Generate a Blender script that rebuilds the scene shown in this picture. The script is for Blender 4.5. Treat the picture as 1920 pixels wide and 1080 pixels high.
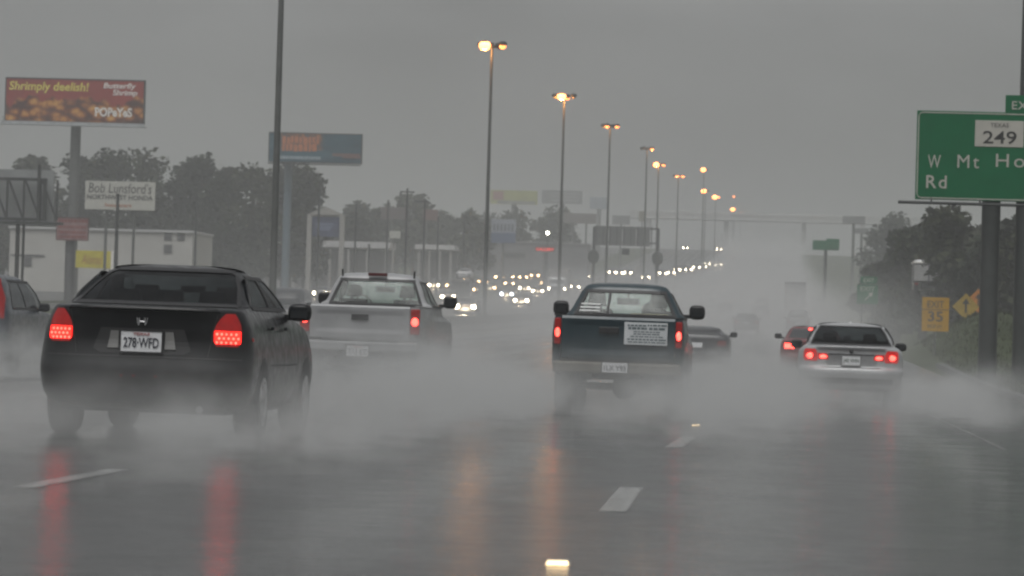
import bpy, bmesh, math, random
from mathutils import Vector, Matrix, Euler
random.seed(7)
R = math.radians
for o in list(bpy.data.objects): bpy.data.objects.remove(o)
scene = bpy.context.scene
col = scene.collection

# ------------------------------------------------------------------ camera, sky, light, exposure
FPX, EYE = 6800.0, 0.93                       # focal length in px of the 1920 px frame, eye height (low car)
VPX, VPY, ROLL = 1465.0, 645.0, R(1.6)        # vanishing point of the near road, roll of the picture
d_cam = Vector(((VPX - 960) / FPX, -(VPY - 540) / FPX, 1.0)).normalized()
up_cam = Vector((math.sin(ROLL), math.cos(ROLL), 0.0))
up_cam = (up_cam - d_cam * up_cam.dot(d_cam)).normalized()
rt_cam = -d_cam.cross(up_cam).normalized()
if rt_cam.x < 0: rt_cam = -rt_cam
CAM = Vector((0, 0, EYE))
def cam_axis(i):                               # camera axis i (right, up, forward) in world coordinates
    return Vector((rt_cam[i], d_cam[i], up_cam[i]))
cr, cu, cf = cam_axis(0), cam_axis(1), cam_axis(2)
cam_data = bpy.data.cameras.new('camera'); cam = bpy.data.objects.new('camera', cam_data); col.objects.link(cam)
m = Matrix.Identity(4)
for k in range(3): m[k][0], m[k][1], m[k][2], m[k][3] = cr[k], cu[k], -cf[k], CAM[k]
cam.matrix_world = m
cam_data.sensor_width = 36.0; cam_data.lens = 36.0 * FPX / 1920.0
cam_data.clip_start = 0.1; cam_data.clip_end = 6000
cam_data.dof.use_dof = True; cam_data.dof.focus_distance = 42.0; cam_data.dof.aperture_fstop = 6.3
scene.camera = cam

world = bpy.data.worlds.new('World'); scene.world = world; world.use_nodes = True
wn, wl = world.node_tree.nodes, world.node_tree.links
SUN_EL, SUN_ROT = R(66), R(190)
sky = wn.new('ShaderNodeTexSky'); sky.sky_type = 'NISHITA'; sky.sun_disc = False
sky.sun_elevation = SUN_EL; sky.sun_rotation = SUN_ROT
sky.air_density = 1.0; sky.dust_density = 6.0; sky.ozone_density = 1.0
hsv = wn.new('ShaderNodeHueSaturation'); hsv.inputs['Saturation'].default_value = 0.10
bg = wn['Background']; bg.inputs['Strength'].default_value = 0.06
wl.new(sky.outputs[0], hsv.inputs['Color'])
cl_tc = wn.new('ShaderNodeTexCoord'); cl_mp = wn.new('ShaderNodeMapping'); cl_mp.inputs['Scale'].default_value = (5, 5, 16)
cl_n = wn.new('ShaderNodeTexNoise'); cl_n.inputs['Scale'].default_value = 1.6; cl_n.inputs['Detail'].default_value = 5.0
cl_r = wn.new('ShaderNodeMapRange')
for i_, v_ in zip((1, 2, 3, 4), (0.3, 0.7, 0.72, 1.28)): cl_r.inputs[i_].default_value = v_
cl_m = wn.new('ShaderNodeVectorMath'); cl_m.operation = 'SCALE'
wl.new(cl_tc.outputs['Generated'], cl_mp.inputs[0]); wl.new(cl_mp.outputs[0], cl_n.inputs['Vector']); wl.new(cl_n.outputs['Fac'], cl_r.inputs[0])
wl.new(hsv.outputs[0], cl_m.inputs[0]); wl.new(cl_r.outputs[0], cl_m.inputs['Scale']); wl.new(cl_m.outputs[0], bg.inputs['Color'])
sun_d = bpy.data.lights.new('sun', 'SUN'); sun_d.energy = 0.6; sun_d.angle = R(40); sun_d.color = (1.0, 0.99, 0.97)
sun = bpy.data.objects.new('sun', sun_d); col.objects.link(sun)
sun.rotation_euler = Euler((R(90) - SUN_EL, 0, R(180) - SUN_ROT), 'XYZ')
scene.view_settings.view_transform = 'Standard'; scene.view_settings.look = 'None'
scene.view_settings.exposure = 0.80; scene.view_settings.gamma = 1.0
cy = scene.cycles
cy.use_denoising = True
cy.max_bounces = 6; cy.diffuse_bounces = 2; cy.glossy_bounces = 3; cy.transmission_bounces = 4
cy.volume_bounces = 2; cy.transparent_max_bounces = 12
cy.filter_width = 2.3; cy.sample_clamp_indirect = 4.0; cy.caustics_reflective = False; cy.caustics_refractive = False
cy.volume_step_rate = 2.0; cy.volume_max_steps = 96

# ------------------------------------------------------------------ terrain profile and pixel helpers
def hprof(y):
    if y < 0: return 0.0
    a = 2.4e-5 * min(y, 1000.0) ** 2
    if y > 1000:
        t = min(y - 1000.0, 300.0); a += 0.048 * t - 8e-5 * t * t
    return a - 0.22 * math.exp(-((y - 85) / 45.0) ** 2)
def ground(x, y):
    z = hprof(y) - 0.008 * max(-18.0, min(12.0, x))
    if x < -18.6: z += 0.45 * min(1.0, max(0.0, y - 60) / 120.0)
    return z
def at(px, py, Y):                             # point at depth Y seen at this spot of the photograph
    d = cr * ((px - 960) / FPX) + cu * (-(py - 540) / FPX) + cf
    return CAM + d * (Y / d.y)
def on_ground(px, py, lift=0.0):
    prev = 3.0
    for i in range(6, 4000):
        Y = i * 0.4; p = at(px, py, Y)
        e = p.z - ground(p.x, Y) - lift
        if e <= 0: return at(px, py, Y - 0.4 * (1 - prev / (prev - e)) if prev != e else Y)
        prev = e
    return at(px, py, 1300)

# ------------------------------------------------------------------ materials
class NT:
    def __init__(s, name):
        s.m = bpy.data.materials.new(name); s.m.use_nodes = True
        s.n, s.l = s.m.node_tree.nodes, s.m.node_tree.links
        s.b = s.n.get('Principled BSDF'); s.out = s.n.get('Material Output')
    def new(s, t, **kw):
        q = s.n.new(t)
        for k, v in kw.items(): setattr(q, k, v)
        return q
    def put(s, sock, v):
        if isinstance(v, (int, float)): sock.default_value = v
        elif isinstance(v, tuple): sock.default_value = v if len(v) == len(sock.default_value) else v + (1.0,)
        else: s.l.new(v, sock)
    def math(s, op, a, b=0.0, clamp=False):
        q = s.new('ShaderNodeMath', operation=op, use_clamp=clamp); s.put(q.inputs[0], a); s.put(q.inputs[1], b); return q.outputs[0]
    def coords(s, kind='Object'): return s.new('ShaderNodeTexCoord').outputs[kind]
    def mapping(s, v, scale=(1, 1, 1), loc=(0, 0, 0)):
        q = s.new('ShaderNodeMapping'); s.l.new(v, q.inputs[0]); q.inputs['Scale'].default_value = scale; q.inputs['Location'].default_value = loc; return q.outputs[0]
    def noise(s, v, scale, detail=4.0, rough=0.6):
        q = s.new('ShaderNodeTexNoise'); s.l.new(v, q.inputs['Vector']); q.inputs['Scale'].default_value = scale
        q.inputs['Detail'].default_value = detail; q.inputs['Roughness'].default_value = rough; return q.outputs['Fac']
    def ramp(s, f, stops):
        q = s.new('ShaderNodeValToRGB'); s.l.new(f, q.inputs[0]); e = q.color_ramp.elements
        while len(e) < len(stops): e.new(0.5)
        for el, (p, c) in zip(e, stops): el.position = p; el.color = c if len(c) == 4 else c + (1.0,)
        return q.outputs[0]
    def smooth(s, v, a, b, lo=0.0, hi=1.0):
        q = s.new('ShaderNodeMapRange', interpolation_type='SMOOTHSTEP'); s.put(q.inputs[0], v)
        for i, w in zip((1, 2, 3, 4), (a, b, lo, hi)): q.inputs[i].default_value = w
        return q.outputs[0]
MATS = {}
def mat(name, color, rough=0.5, metal=0.0, var=0.18, scale=3.0, coat=0.0, bump=0.0, spec=0.5):
    if name in MATS: return MATS[name]
    t = NT(name); v = t.coords()
    f = t.noise(v, scale, 5.0)
    lo = tuple(c * (1 - var) for c in color); hi = tuple(min(1, c * (1 + var)) for c in color)
    t.l.new(t.ramp(f, [(0.3, lo), (0.7, hi)]), t.b.inputs['Base Color'])
    t.b.inputs['Roughness'].default_value = rough; t.b.inputs['Metallic'].default_value = metal
    t.b.inputs['Specular IOR Level'].default_value = spec
    t.b.inputs['Coat Weight'].default_value = coat; t.b.inputs['Coat Roughness'].default_value = 0.12
    if bump:
        q = t.new('ShaderNodeBump'); q.inputs['Strength'].default_value = bump; q.inputs['Distance'].default_value = 0.02
        t.l.new(t.noise(v, scale * 6, 3.0), q.inputs['Height']); t.l.new(q.outputs[0], t.b.inputs['Normal'])
    MATS[name] = t.m; return t.m
def paint(name, color, metal=0.0, coat=0.5, spec=0.4):             # wet car paint: beads of water roughen the coat
    if name in MATS: return MATS[name]
    t = NT(name); v = t.coords()
    f = t.noise(v, 2.2, 4.0)
    t.l.new(t.ramp(f, [(0.3, tuple(c * 0.85 for c in color)), (0.7, tuple(c * 1.1 for c in color))]), t.b.inputs['Base Color'])
    t.b.inputs['Metallic'].default_value = metal
    t.l.new(t.smooth(t.noise(v, 9.0, 4.0), 0.3, 0.7, 0.28, 0.5), t.b.inputs['Roughness'])
    t.b.inputs['Coat Weight'].default_value = coat; t.b.inputs['Specular IOR Level'].default_value = spec; t.b.inputs['Coat Roughness'].default_value = 0.14
    q = t.new('ShaderNodeBump'); q.inputs['Strength'].default_value = 0.05; q.inputs['Distance'].default_value = 0.004
    t.l.new(t.noise(v, 60.0, 2.0), q.inputs['Height']); t.l.new(q.outputs[0], t.b.inputs['Coat Normal'])
    MATS[name] = t.m; return t.m
def glow(name, color, strength, base=None, sample=True):
    if name in MATS: return MATS[name]
    t = NT(name); t.b.inputs['Base Color'].default_value = (base or color) + (1,)
    t.b.inputs['Emission Color'].default_value = color + (1,)
    f = t.noise(t.coords(), 14.0, 2.0)
    t.l.new(t.smooth(f, 0.3, 0.7, strength * 0.75, strength * 1.2), t.b.inputs['Emission Strength'])
    t.b.inputs['Roughness'].default_value = 0.2
    if not sample: t.m.cycles.emission_sampling = 'NONE'
    MATS[name] = t.m; return t.m
def glass(name, tint, gloss=1.0):
    if name in MATS: return MATS[name]
    t = NT(name); t.n.remove(t.b)
    tr = t.new('ShaderNodeBsdfTransparent'); tr.inputs[0].default_value = tint + (1,)
    gl = t.new('ShaderNodeBsdfGlossy'); gl.inputs['Roughness'].default_value = 0.12; gl.inputs[0].default_value = (0.8, 0.8, 0.8, 1)
    fr = t.new('ShaderNodeLayerWeight'); fr.inputs['Blend'].default_value = 0.5
    mx = t.new('ShaderNodeMixShader')
    f = t.math('MULTIPLY', t.math('ADD', t.math('MULTIPLY', t.math('POWER', fr.outputs['Facing'], 4.0), 0.6), 0.025), t.smooth(t.noise(t.coords(), 8.0), 0.2, 0.8, 0.7 * gloss, 1.2 * gloss))
    t.l.new(f, mx.inputs[0]); t.l.new(tr.outputs[0], mx.inputs[1]); t.l.new(gl.outputs[0], mx.inputs[2])
    t.l.new(mx.outputs[0], t.out.inputs[0]); MATS[name] = t.m; return t.m

# ------------------------------------------------------------------ mesh helpers
class MB:
    def __init__(s): s.v, s.f = [], []
    def add(s, verts, faces):
        b = len(s.v); s.v += [Vector(p) for p in verts]; s.f += [tuple(i + b for i in f) for f in faces]; return s
    def box(s, c, d, rz=0.0, top=1.0):
        x, y, z = d[0] / 2, d[1] / 2, d[2] / 2; M = Matrix.Rotation(rz, 3, 'Z'); c = Vector(c)
        vs = [c + M @ Vector((sx * x * (top if sz > 0 else 1), sy * y * (top if sz > 0 else 1), sz * z)) for sz in (-1, 1) for sx, sy in ((-1, -1), (1, -1), (1, 1), (-1, 1))]
        return s.add(vs, [(0, 3, 2, 1), (4, 5, 6, 7), (0, 1, 5, 4), (1, 2, 6, 5), (2, 3, 7, 6), (3, 0, 4, 7)])
    def tube(s, pts, rad, n=8, cap=True):
        pts = [Vector(p) for p in pts]; rad = rad if isinstance(rad, (list, tuple)) else [rad] * len(pts)
        rings = []
        for i, p in enumerate(pts):
            d = (pts[min(i + 1, len(pts) - 1)] - pts[max(i - 1, 0)]).normalized()
            a = d.cross(Vector((0, 0, 1)) if abs(d.z) < 0.9 else Vector((1, 0, 0))).normalized(); b = d.cross(a)
            rings.append([p + (a * math.cos(2 * math.pi * k / n) + b * math.sin(2 * math.pi * k / n)) * rad[i] for k in range(n)])
        vs = [p for r in rings for p in r]; fs = []
        for i in range(len(pts) - 1):
            for k in range(n):
                fs.append((i * n + k, i * n + (k + 1) % n, (i + 1) * n + (k + 1) % n, (i + 1) * n + k))
        if cap: fs += [tuple(range(n - 1, -1, -1)), tuple((len(pts) - 1) * n + k for k in range(n))]
        return s.add(vs, fs)
    def lathe_x(s, prof, c, n=20):              # profile of (x, r) turned about the x axis at c
        vs, fs = [], []
        for x, r in prof:
            for k in range(n):
                a = 2 * math.pi * k / n; vs.append((c[0] + x, c[1] + r * math.cos(a), c[2] + r * math.sin(a)))
        for i in range(len(prof) - 1):
            for k in range(n): fs.append((i * n + k, i * n + (k + 1) % n, (i + 1) * n + (k + 1) % n, (i + 1) * n + k))
        fs += [tuple(range(n - 1, -1, -1)), tuple((len(prof) - 1) * n + k for k in range(n))]
        return s.add(vs, fs)
    def ball(s, c, r, n=8, mrows=6):
        r = r if isinstance(r, tuple) else (r, r, r); vs, fs = [], []
        for i in range(mrows + 1):
            t = math.pi * i / mrows
            for k in range(n):
                a = 2 * math.pi * k / n; vs.append((c[0] + r[0] * math.sin(t) * math.cos(a), c[1] + r[1] * math.sin(t) * math.sin(a), c[2] + r[2] * math.cos(t)))
        for i in range(mrows):
            for k in range(n): fs.append((i * n + k, (i + 1) * n + k, (i + 1) * n + (k + 1) % n, i * n + (k + 1) % n))
        return s.add(vs, fs)
    def slab(s, grid, back):                    # closed slab from a grid of points, its back offset by the vector
        R_, C_ = len(grid), len(grid[0]); vs = [p for r in grid for p in r]; n = len(vs); bk = Vector(back)
        vs2 = [Vector(p) + bk for p in vs]; fs = []
        I = lambda i, j: i * C_ + j
        for i in range(R_ - 1):
            for j in range(C_ - 1):
                fs.append((I(i, j), I(i, j + 1), I(i + 1, j + 1), I(i + 1, j))); fs.append((n + I(i + 1, j), n + I(i + 1, j + 1), n + I(i, j + 1), n + I(i, j)))
        ring = [I(0, j) for j in range(C_)] + [I(i, C_ - 1) for i in range(1, R_)] + [I(R_ - 1, j) for j in range(C_ - 2, -1, -1)] + [I(i, 0) for i in range(R_ - 2, 0, -1)]
        for a, b in zip(ring, ring[1:] + ring[:1]): fs.append((b, a, n + a, n + b))
        return s.add(vs + vs2, fs)
def obj(name, mb, material, parent=None, smooth=None, bevel=0.0):
    me = bpy.data.meshes.new(name); me.from_pydata([tuple(v) for v in mb.v], [], mb.f); me.update()
    bm = bmesh.new(); bm.from_mesh(me); bmesh.ops.recalc_face_normals(bm, faces=bm.faces)
    if bevel: bmesh.ops.bevel(bm, geom=bm.edges[:], offset=bevel, segments=2, affect='EDGES', profile=0.6)
    bm.to_mesh(me); bm.free()
    if smooth is not None:
        for p in me.polygons: p.use_smooth = True
        me.set_sharp_from_angle(angle=R(smooth))
    me.materials.append(material)
    o = bpy.data.objects.new(name, me); col.objects.link(o)
    if parent: o.parent = parent
    return o
def tag(o, label, cat=None, group=None, kind=None):
    o['label'] = label
    if cat: o['category'] = cat
    if group: o['group'] = group
    if kind: o['kind'] = kind
    return o
def thing(name, label, cat, loc=(0, 0, 0), rz=0.0, group=None, rx=0.0, ry=0.0):
    o = bpy.data.objects.new(name, None); col.objects.link(o); o.location = loc; o.rotation_euler = (rx, ry, rz)
    o.empty_display_size = 0.3
    return tag(o, label, cat, group)
def copy_tree(o, parent=None):
    c = o.copy(); col.objects.link(c)
    if parent: c.parent = parent
    for ch in list(o.children):
        if ch.type != 'LIGHT': copy_tree(ch, c)
    return c
def structure(name, mb, material, label, cat, smooth=None):
    return tag(obj(name, mb, material, None, smooth), label, cat, None, 'structure')
def lettering(name, s, material, parent, loc, height, width=None, bold=0.0, rot=(90, 0, 0), shear=0.0, space=1.0, thick=0.004):
    cu_ = bpy.data.curves.new(name, 'FONT'); cu_.body = s; cu_.extrude = thick / 2; cu_.offset = bold; cu_.shear = shear
    cu_.align_x = 'CENTER'; cu_.align_y = 'CENTER'; cu_.space_character = space; cu_.resolution_u = 3
    t = bpy.data.objects.new(name + '_tmp', cu_); col.objects.link(t)
    dg = bpy.context.evaluated_depsgraph_get(); me = bpy.data.meshes.new_from_object(t.evaluated_get(dg)); bpy.data.objects.remove(t)
    xs = [v.co.x for v in me.vertices]; ys = [v.co.y for v in me.vertices]
    cx, cy_ = (min(xs) + max(xs)) / 2, (min(ys) + max(ys)) / 2
    sy = height / (max(ys) - min(ys)); sx = (width / (max(xs) - min(xs))) if width else sy
    E = Euler([R(a) for a in rot]).to_matrix()
    for v in me.vertices: v.co = E @ Vector(((v.co.x - cx) * sx, (v.co.y - cy_) * sy, v.co.z)) + Vector(loc)
    me.materials.clear(); me.materials.append(material); me.name = name
    o = bpy.data.objects.new(name, me); col.objects.link(o); o.parent = parent
    return o

# ------------------------------------------------------------------ the ground, the road and its markings
YS = [-40, -10, 0] + [6 * i for i in range(1, 30)] + [180 + 20 * i for i in range(0, 60)] + [1400, 1700, 2100, 2600]
def strip(xs, lift, y0=-1e9, y1=1e9, bulge=None):
    mb = MB(); ys = sorted(set([y for y in YS if y0 < y < y1] + [y for y in (y0, y1) if abs(y) < 1e8]))
    grid = [[(x, y, ground(x, y) + lift + (bulge(x, y) if bulge else 0)) for x in xs] for y in ys]
    C_ = len(xs); mb.add([p for r in grid for p in r], [(i * C_ + j, i * C_ + j + 1, (i + 1) * C_ + j + 1, (i + 1) * C_ + j) for i in range(len(ys) - 1) for j in range(C_ - 1)])
    return mb
def wet_asphalt(name, base, rlo, rhi, bump):
    t = NT(name); v = t.coords()
    big = t.noise(t.mapping(v, (0.5, 0.09, 1)), 1.0, 4.0)
    fine = t.noise(v, 38.0, 3.0, 0.7)
    t.l.new(t.ramp(t.math('ADD', t.math('MULTIPLY', big, 0.6), t.math('MULTIPLY', fine, 0.4)), [(0.3, tuple(c * 0.7 for c in base)), (0.7, tuple(c * 1.25 for c in base))]), t.b.inputs['Base Color'])
    sx = t.new('ShaderNodeSeparateXYZ'); t.l.new(v, sx.inputs[0])
    trk = t.math('ABSOLUTE', t.math('SINE', t.math('MULTIPLY', t.math('ADD', sx.outputs['X'], t.math('MULTIPLY', t.noise(t.mapping(v, (0.1, 0.03, 1)), 1.0, 2.0), 0.5)), math.pi / 1.83)))   # worn wheel tracks
    rr = t.math('ADD', t.math('MULTIPLY', trk, 0.35), t.math('MULTIPLY', t.noise(t.mapping(v, (1.2, 0.7, 1)), 1.0, 5.0, 0.7), 0.65))
    t.l.new(t.smooth(rr, 0.3, 0.7, rlo, rhi), t.b.inputs['Roughness'])
    t.b.inputs['IOR'].default_value = 1.33
    mot = t.math('ADD', t.math('MULTIPLY', t.noise(t.mapping(v, (0.35, 0.16, 1)), 1.0, 5.0, 0.65), 0.6), t.math('MULTIPLY', t.noise(t.mapping(v, (2.2, 1.2, 1)), 1.6, 4.0, 0.7), 0.4))   # thicker and thinner water film
    t.l.new(t.smooth(mot, 0.36, 0.64, 0.15, 0.42), t.b.inputs['Specular IOR Level'])
    rip = t.noise(t.mapping(v, (0.9, 7.0, 1)), 1.6, 5.0, 0.65)        # wind-driven ripples across the water film
    wav = t.noise(t.mapping(v, (0.8, 1.5, 1)), 1.3, 3.0, 0.6)
    h = t.math('ADD', t.math('ADD', t.math('MULTIPLY', rip, 0.010), t.math('MULTIPLY', wav, 0.030)), t.math('ADD', t.math('MULTIPLY', t.noise(v, 34.0, 3.0, 0.7), 0.003), t.math('MULTIPLY', t.noise(v, 9.0, 4.0), 0.006)))
    q = t.new('ShaderNodeBump'); q.inputs['Strength'].default_value = bump; q.inputs['Distance'].default_value = 1.0
    t.l.new(h, q.inputs['Height']); t.l.new(q.outputs[0], t.b.inputs['Normal'])
    return t.m
M_ROAD = wet_asphalt('wet_asphalt', (0.024, 0.025, 0.025), 0.08, 0.19, 0.36)
M_ROAD2 = wet_asphalt('wet_concrete_road', (0.06, 0.06, 0.058), 0.3, 0.5, 0.3)
M_GRASS = mat('wet_grass', (0.032, 0.042, 0.018), 0.85, spec=0.15, var=0.5, scale=0.8, bump=0.6)
def worn_paint(name, c, keep):
    t = NT(name); v = t.coords(); n_ = t.math('ADD', t.math('MULTIPLY', t.noise(v, 7.0, 6.0, 0.75), 0.7), t.math('MULTIPLY', t.noise(v, 55.0, 2.0), 0.3))
    t.b.inputs['Base Color'].default_value = c + (1,); t.b.inputs['Roughness'].default_value = 0.22; t.b.inputs['IOR'].default_value = 1.33; t.b.inputs['Specular IOR Level'].default_value = 0.31
    tr = t.new('ShaderNodeBsdfTransparent'); mx = t.new('ShaderNodeMixShader'); t.l.new(t.smooth(n_, keep, keep + 0.12), mx.inputs[0])
    t.l.new(t.b.outputs[0], mx.inputs[2]); t.l.new(tr.outputs[0], mx.inputs[1]); t.l.new(mx.outputs[0], t.out.inputs[0]); return t.m
M_LINE = worn_paint('worn_road_paint', (0.24, 0.245, 0.24), 0.38)
M_CONC = mat('wet_concrete', (0.17, 0.165, 0.155), 0.55, var=0.25, scale=0.7, bump=0.2)
structure('ground', strip([-700, -300, -120, -66, -58, -50, -40, -34, -18.61, -18.6, -16, 0, 9, 12, 40, 120, 300, 700], -0.03), M_GRASS, 'wet grassy ground on both sides of the freeway', 'ground')
structure('freeway', strip([-17.3, -8, 0, 4.9], 0.0), M_ROAD, 'wet grey carriageway the traffic drives away on', 'road')
structure('oncoming_carriageway', strip([-38, -28, -18.62], 0.0), M_ROAD2, 'wet carriageway of the oncoming traffic', 'road')
structure('frontage_road', strip([-57, -46], 0.0), M_ROAD2, 'wet frontage road in front of the shops', 'road')
structure('parking_lot', strip([-140, -62], -0.01, 150, 620), mat('wet_lot', (0.07, 0.07, 0.068), 0.5, var=0.3, scale=0.3), 'wet paved lots of the roadside businesses', 'ground')
def dash(px, py, ln=3.3, w=0.13, side=0.0):
    p = on_ground(px, py); return p.y, p.x
def marking(mb, x0, y0, x1, y1, w):
    n = max(1, int((y1 - y0) / 6)); LIFT = 0.0015 if y1 < 90 else 0.005
    for i in range(n):
        a, b = i / n, (i + 1) / n
        ya, yb, xa, xb = y0 + (y1 - y0) * a, y0 + (y1 - y0) * b, x0 + (x1 - x0) * a, x0 + (x1 - x0) * b
        mb.add([(xa - w / 2, ya, ground(xa, ya) + LIFT), (xa + w / 2, ya, ground(xa, ya) + LIFT), (xb + w / 2, yb, ground(xb, yb) + LIFT), (xb - w / 2, yb, ground(xb, yb) + LIFT)], [(0, 1, 2, 3)])
G_DASH = 'broken lane lines on the wet road'
def lane_dash(a, b, w, label):
    pa, pb = on_ground(*a), on_ground(*b); mb = MB(); marking(mb, pa.x, pa.y, pb.x, pb.y, w)
    o = structure('lane_marking', mb, M_LINE, label, 'lane line'); o['group'] = G_DASH
    return pa, pb
d1 = lane_dash((1148, 959), (1184, 914), 0.15, 'pale lane dash nearest the camera, below the green pickup')
lane_dash((1262, 839), (1293, 818), 0.15, 'second lane dash ahead, right below the green pickup')
lane_dash((1318, 786), (1336, 769), 0.15, 'third lane dash, faint beside the green pickup')
lane_dash((42, 914), (222, 880), 0.14, 'long pale lane dash in front of the black sedan')
lane_dash((405, 839), (432, 835), 0.14, 'short lane dash right behind the black sedan')
mb = MB()
pa, pb = on_ground(1885, 843), on_ground(1740, 776); marking(mb, pa.x, pa.y, pb.x, pb.y, 0.06)
structure('edge_line', mb, worn_paint('faded_line_paint', (0.22, 0.22, 0.22), 0.44), 'faint solid edge line before the exit lane', 'edge line')
mb = MB()
marking(mb, -16.4, 20, -16.4, 600, 0.14)
structure('median_edge_line', mb, mat('worn_yellow_paint', (0.35, 0.27, 0.06), 0.4), 'solid yellow line along the median barrier', 'edge line')
# raised markers
M_MARK = glow('reflector_glow', (1.0, 0.66, 0.28), 1.3, (0.9, 0.8, 0.6))  # emission stands in for headlamp light thrown back by the reflector
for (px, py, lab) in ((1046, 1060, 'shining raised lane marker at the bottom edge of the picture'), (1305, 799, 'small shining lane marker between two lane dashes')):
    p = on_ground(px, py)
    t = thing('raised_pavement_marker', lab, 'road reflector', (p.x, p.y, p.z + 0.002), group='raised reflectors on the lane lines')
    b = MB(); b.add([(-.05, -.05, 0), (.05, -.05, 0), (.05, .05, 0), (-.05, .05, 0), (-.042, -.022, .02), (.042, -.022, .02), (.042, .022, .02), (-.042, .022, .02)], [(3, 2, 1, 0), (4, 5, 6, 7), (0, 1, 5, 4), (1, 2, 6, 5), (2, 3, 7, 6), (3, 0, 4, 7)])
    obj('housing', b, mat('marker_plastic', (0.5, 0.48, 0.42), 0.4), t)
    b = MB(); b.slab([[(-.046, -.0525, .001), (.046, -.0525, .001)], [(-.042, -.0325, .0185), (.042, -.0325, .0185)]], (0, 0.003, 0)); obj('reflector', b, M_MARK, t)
# median barrier
prof = [(-.32, 0), (-.32, .08), (-.14, .33), (-.09, .85), (.09, .85), (.14, .33), (.32, .08), (.32, 0)]
mb = MB(); ys = [y for y in YS if 10 < y < 1200]; n = len(prof)
mb.add([(-17.95 + a, y, ground(-17.95, y) + b) for y in ys for a, b in prof], [(i * n + k, i * n + (k + 1) % n, (i + 1) * n + (k + 1) % n, (i + 1) * n + k) for i in range(len(ys) - 1) for k in range(n)] + [tuple(range(n)), tuple((len(ys) - 1) * n + k for k in range(n - 1, -1, -1))])
tag(obj('median_barrier', mb, M_CONC), 'long concrete barrier between the two carriageways', 'barrier')
# right-hand kerb and mound
def kerbline(x, y0, y1, h, w): 
    b = MB(); ys = [y0 + (y1 - y0) * i / 30 for i in range(31)]; g = []
    pr = [(-w / 2, 0), (-w / 2 + .03, h), (w / 2 - .03, h), (w / 2, 0)]
    b.add([(x + a + (y - y0) * 0.012, y, ground(x, y) - 0.01 + hh) for y in ys for a, hh in pr], [(i * 4 + k, i * 4 + k + 1, (i + 1) * 4 + k + 1, (i + 1) * 4 + k) for i in range(30) for k in range(3)] + [(0, 1, 2, 3), (120, 121, 122, 123)])
    return b
structure('exit_kerb', kerbline(4.75, 55, 130, 0.14, 0.3), mat('dark_kerb', (0.045, 0.046, 0.045), 0.6), 'dark wet kerb at the edge of the exit lane', 'kerb')
def mound(x, y): return 2.1 * math.exp(-((x - 9.6) / 3.0) ** 2 - ((y - 165) / 22) ** 2)
mb = MB(); xs = [5.2 + i * 0.6 for i in range(22)]; ys = [110 + 4 * i for i in range(30)]
mb.add([(x, y, ground(x, y) - 0.028 + mound(x, y) * min(1, (x - 5.2) / 2)) for y in ys for x in xs], [(i * 22 + j, i * 22 + j + 1, (i + 1) * 22 + j + 1, (i + 1) * 22 + j) for i in range(29) for j in range(21)])
structure('grass_mound', mb, M_GRASS, 'low grassy mound right of the exit lane', 'mound', 60)
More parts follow.
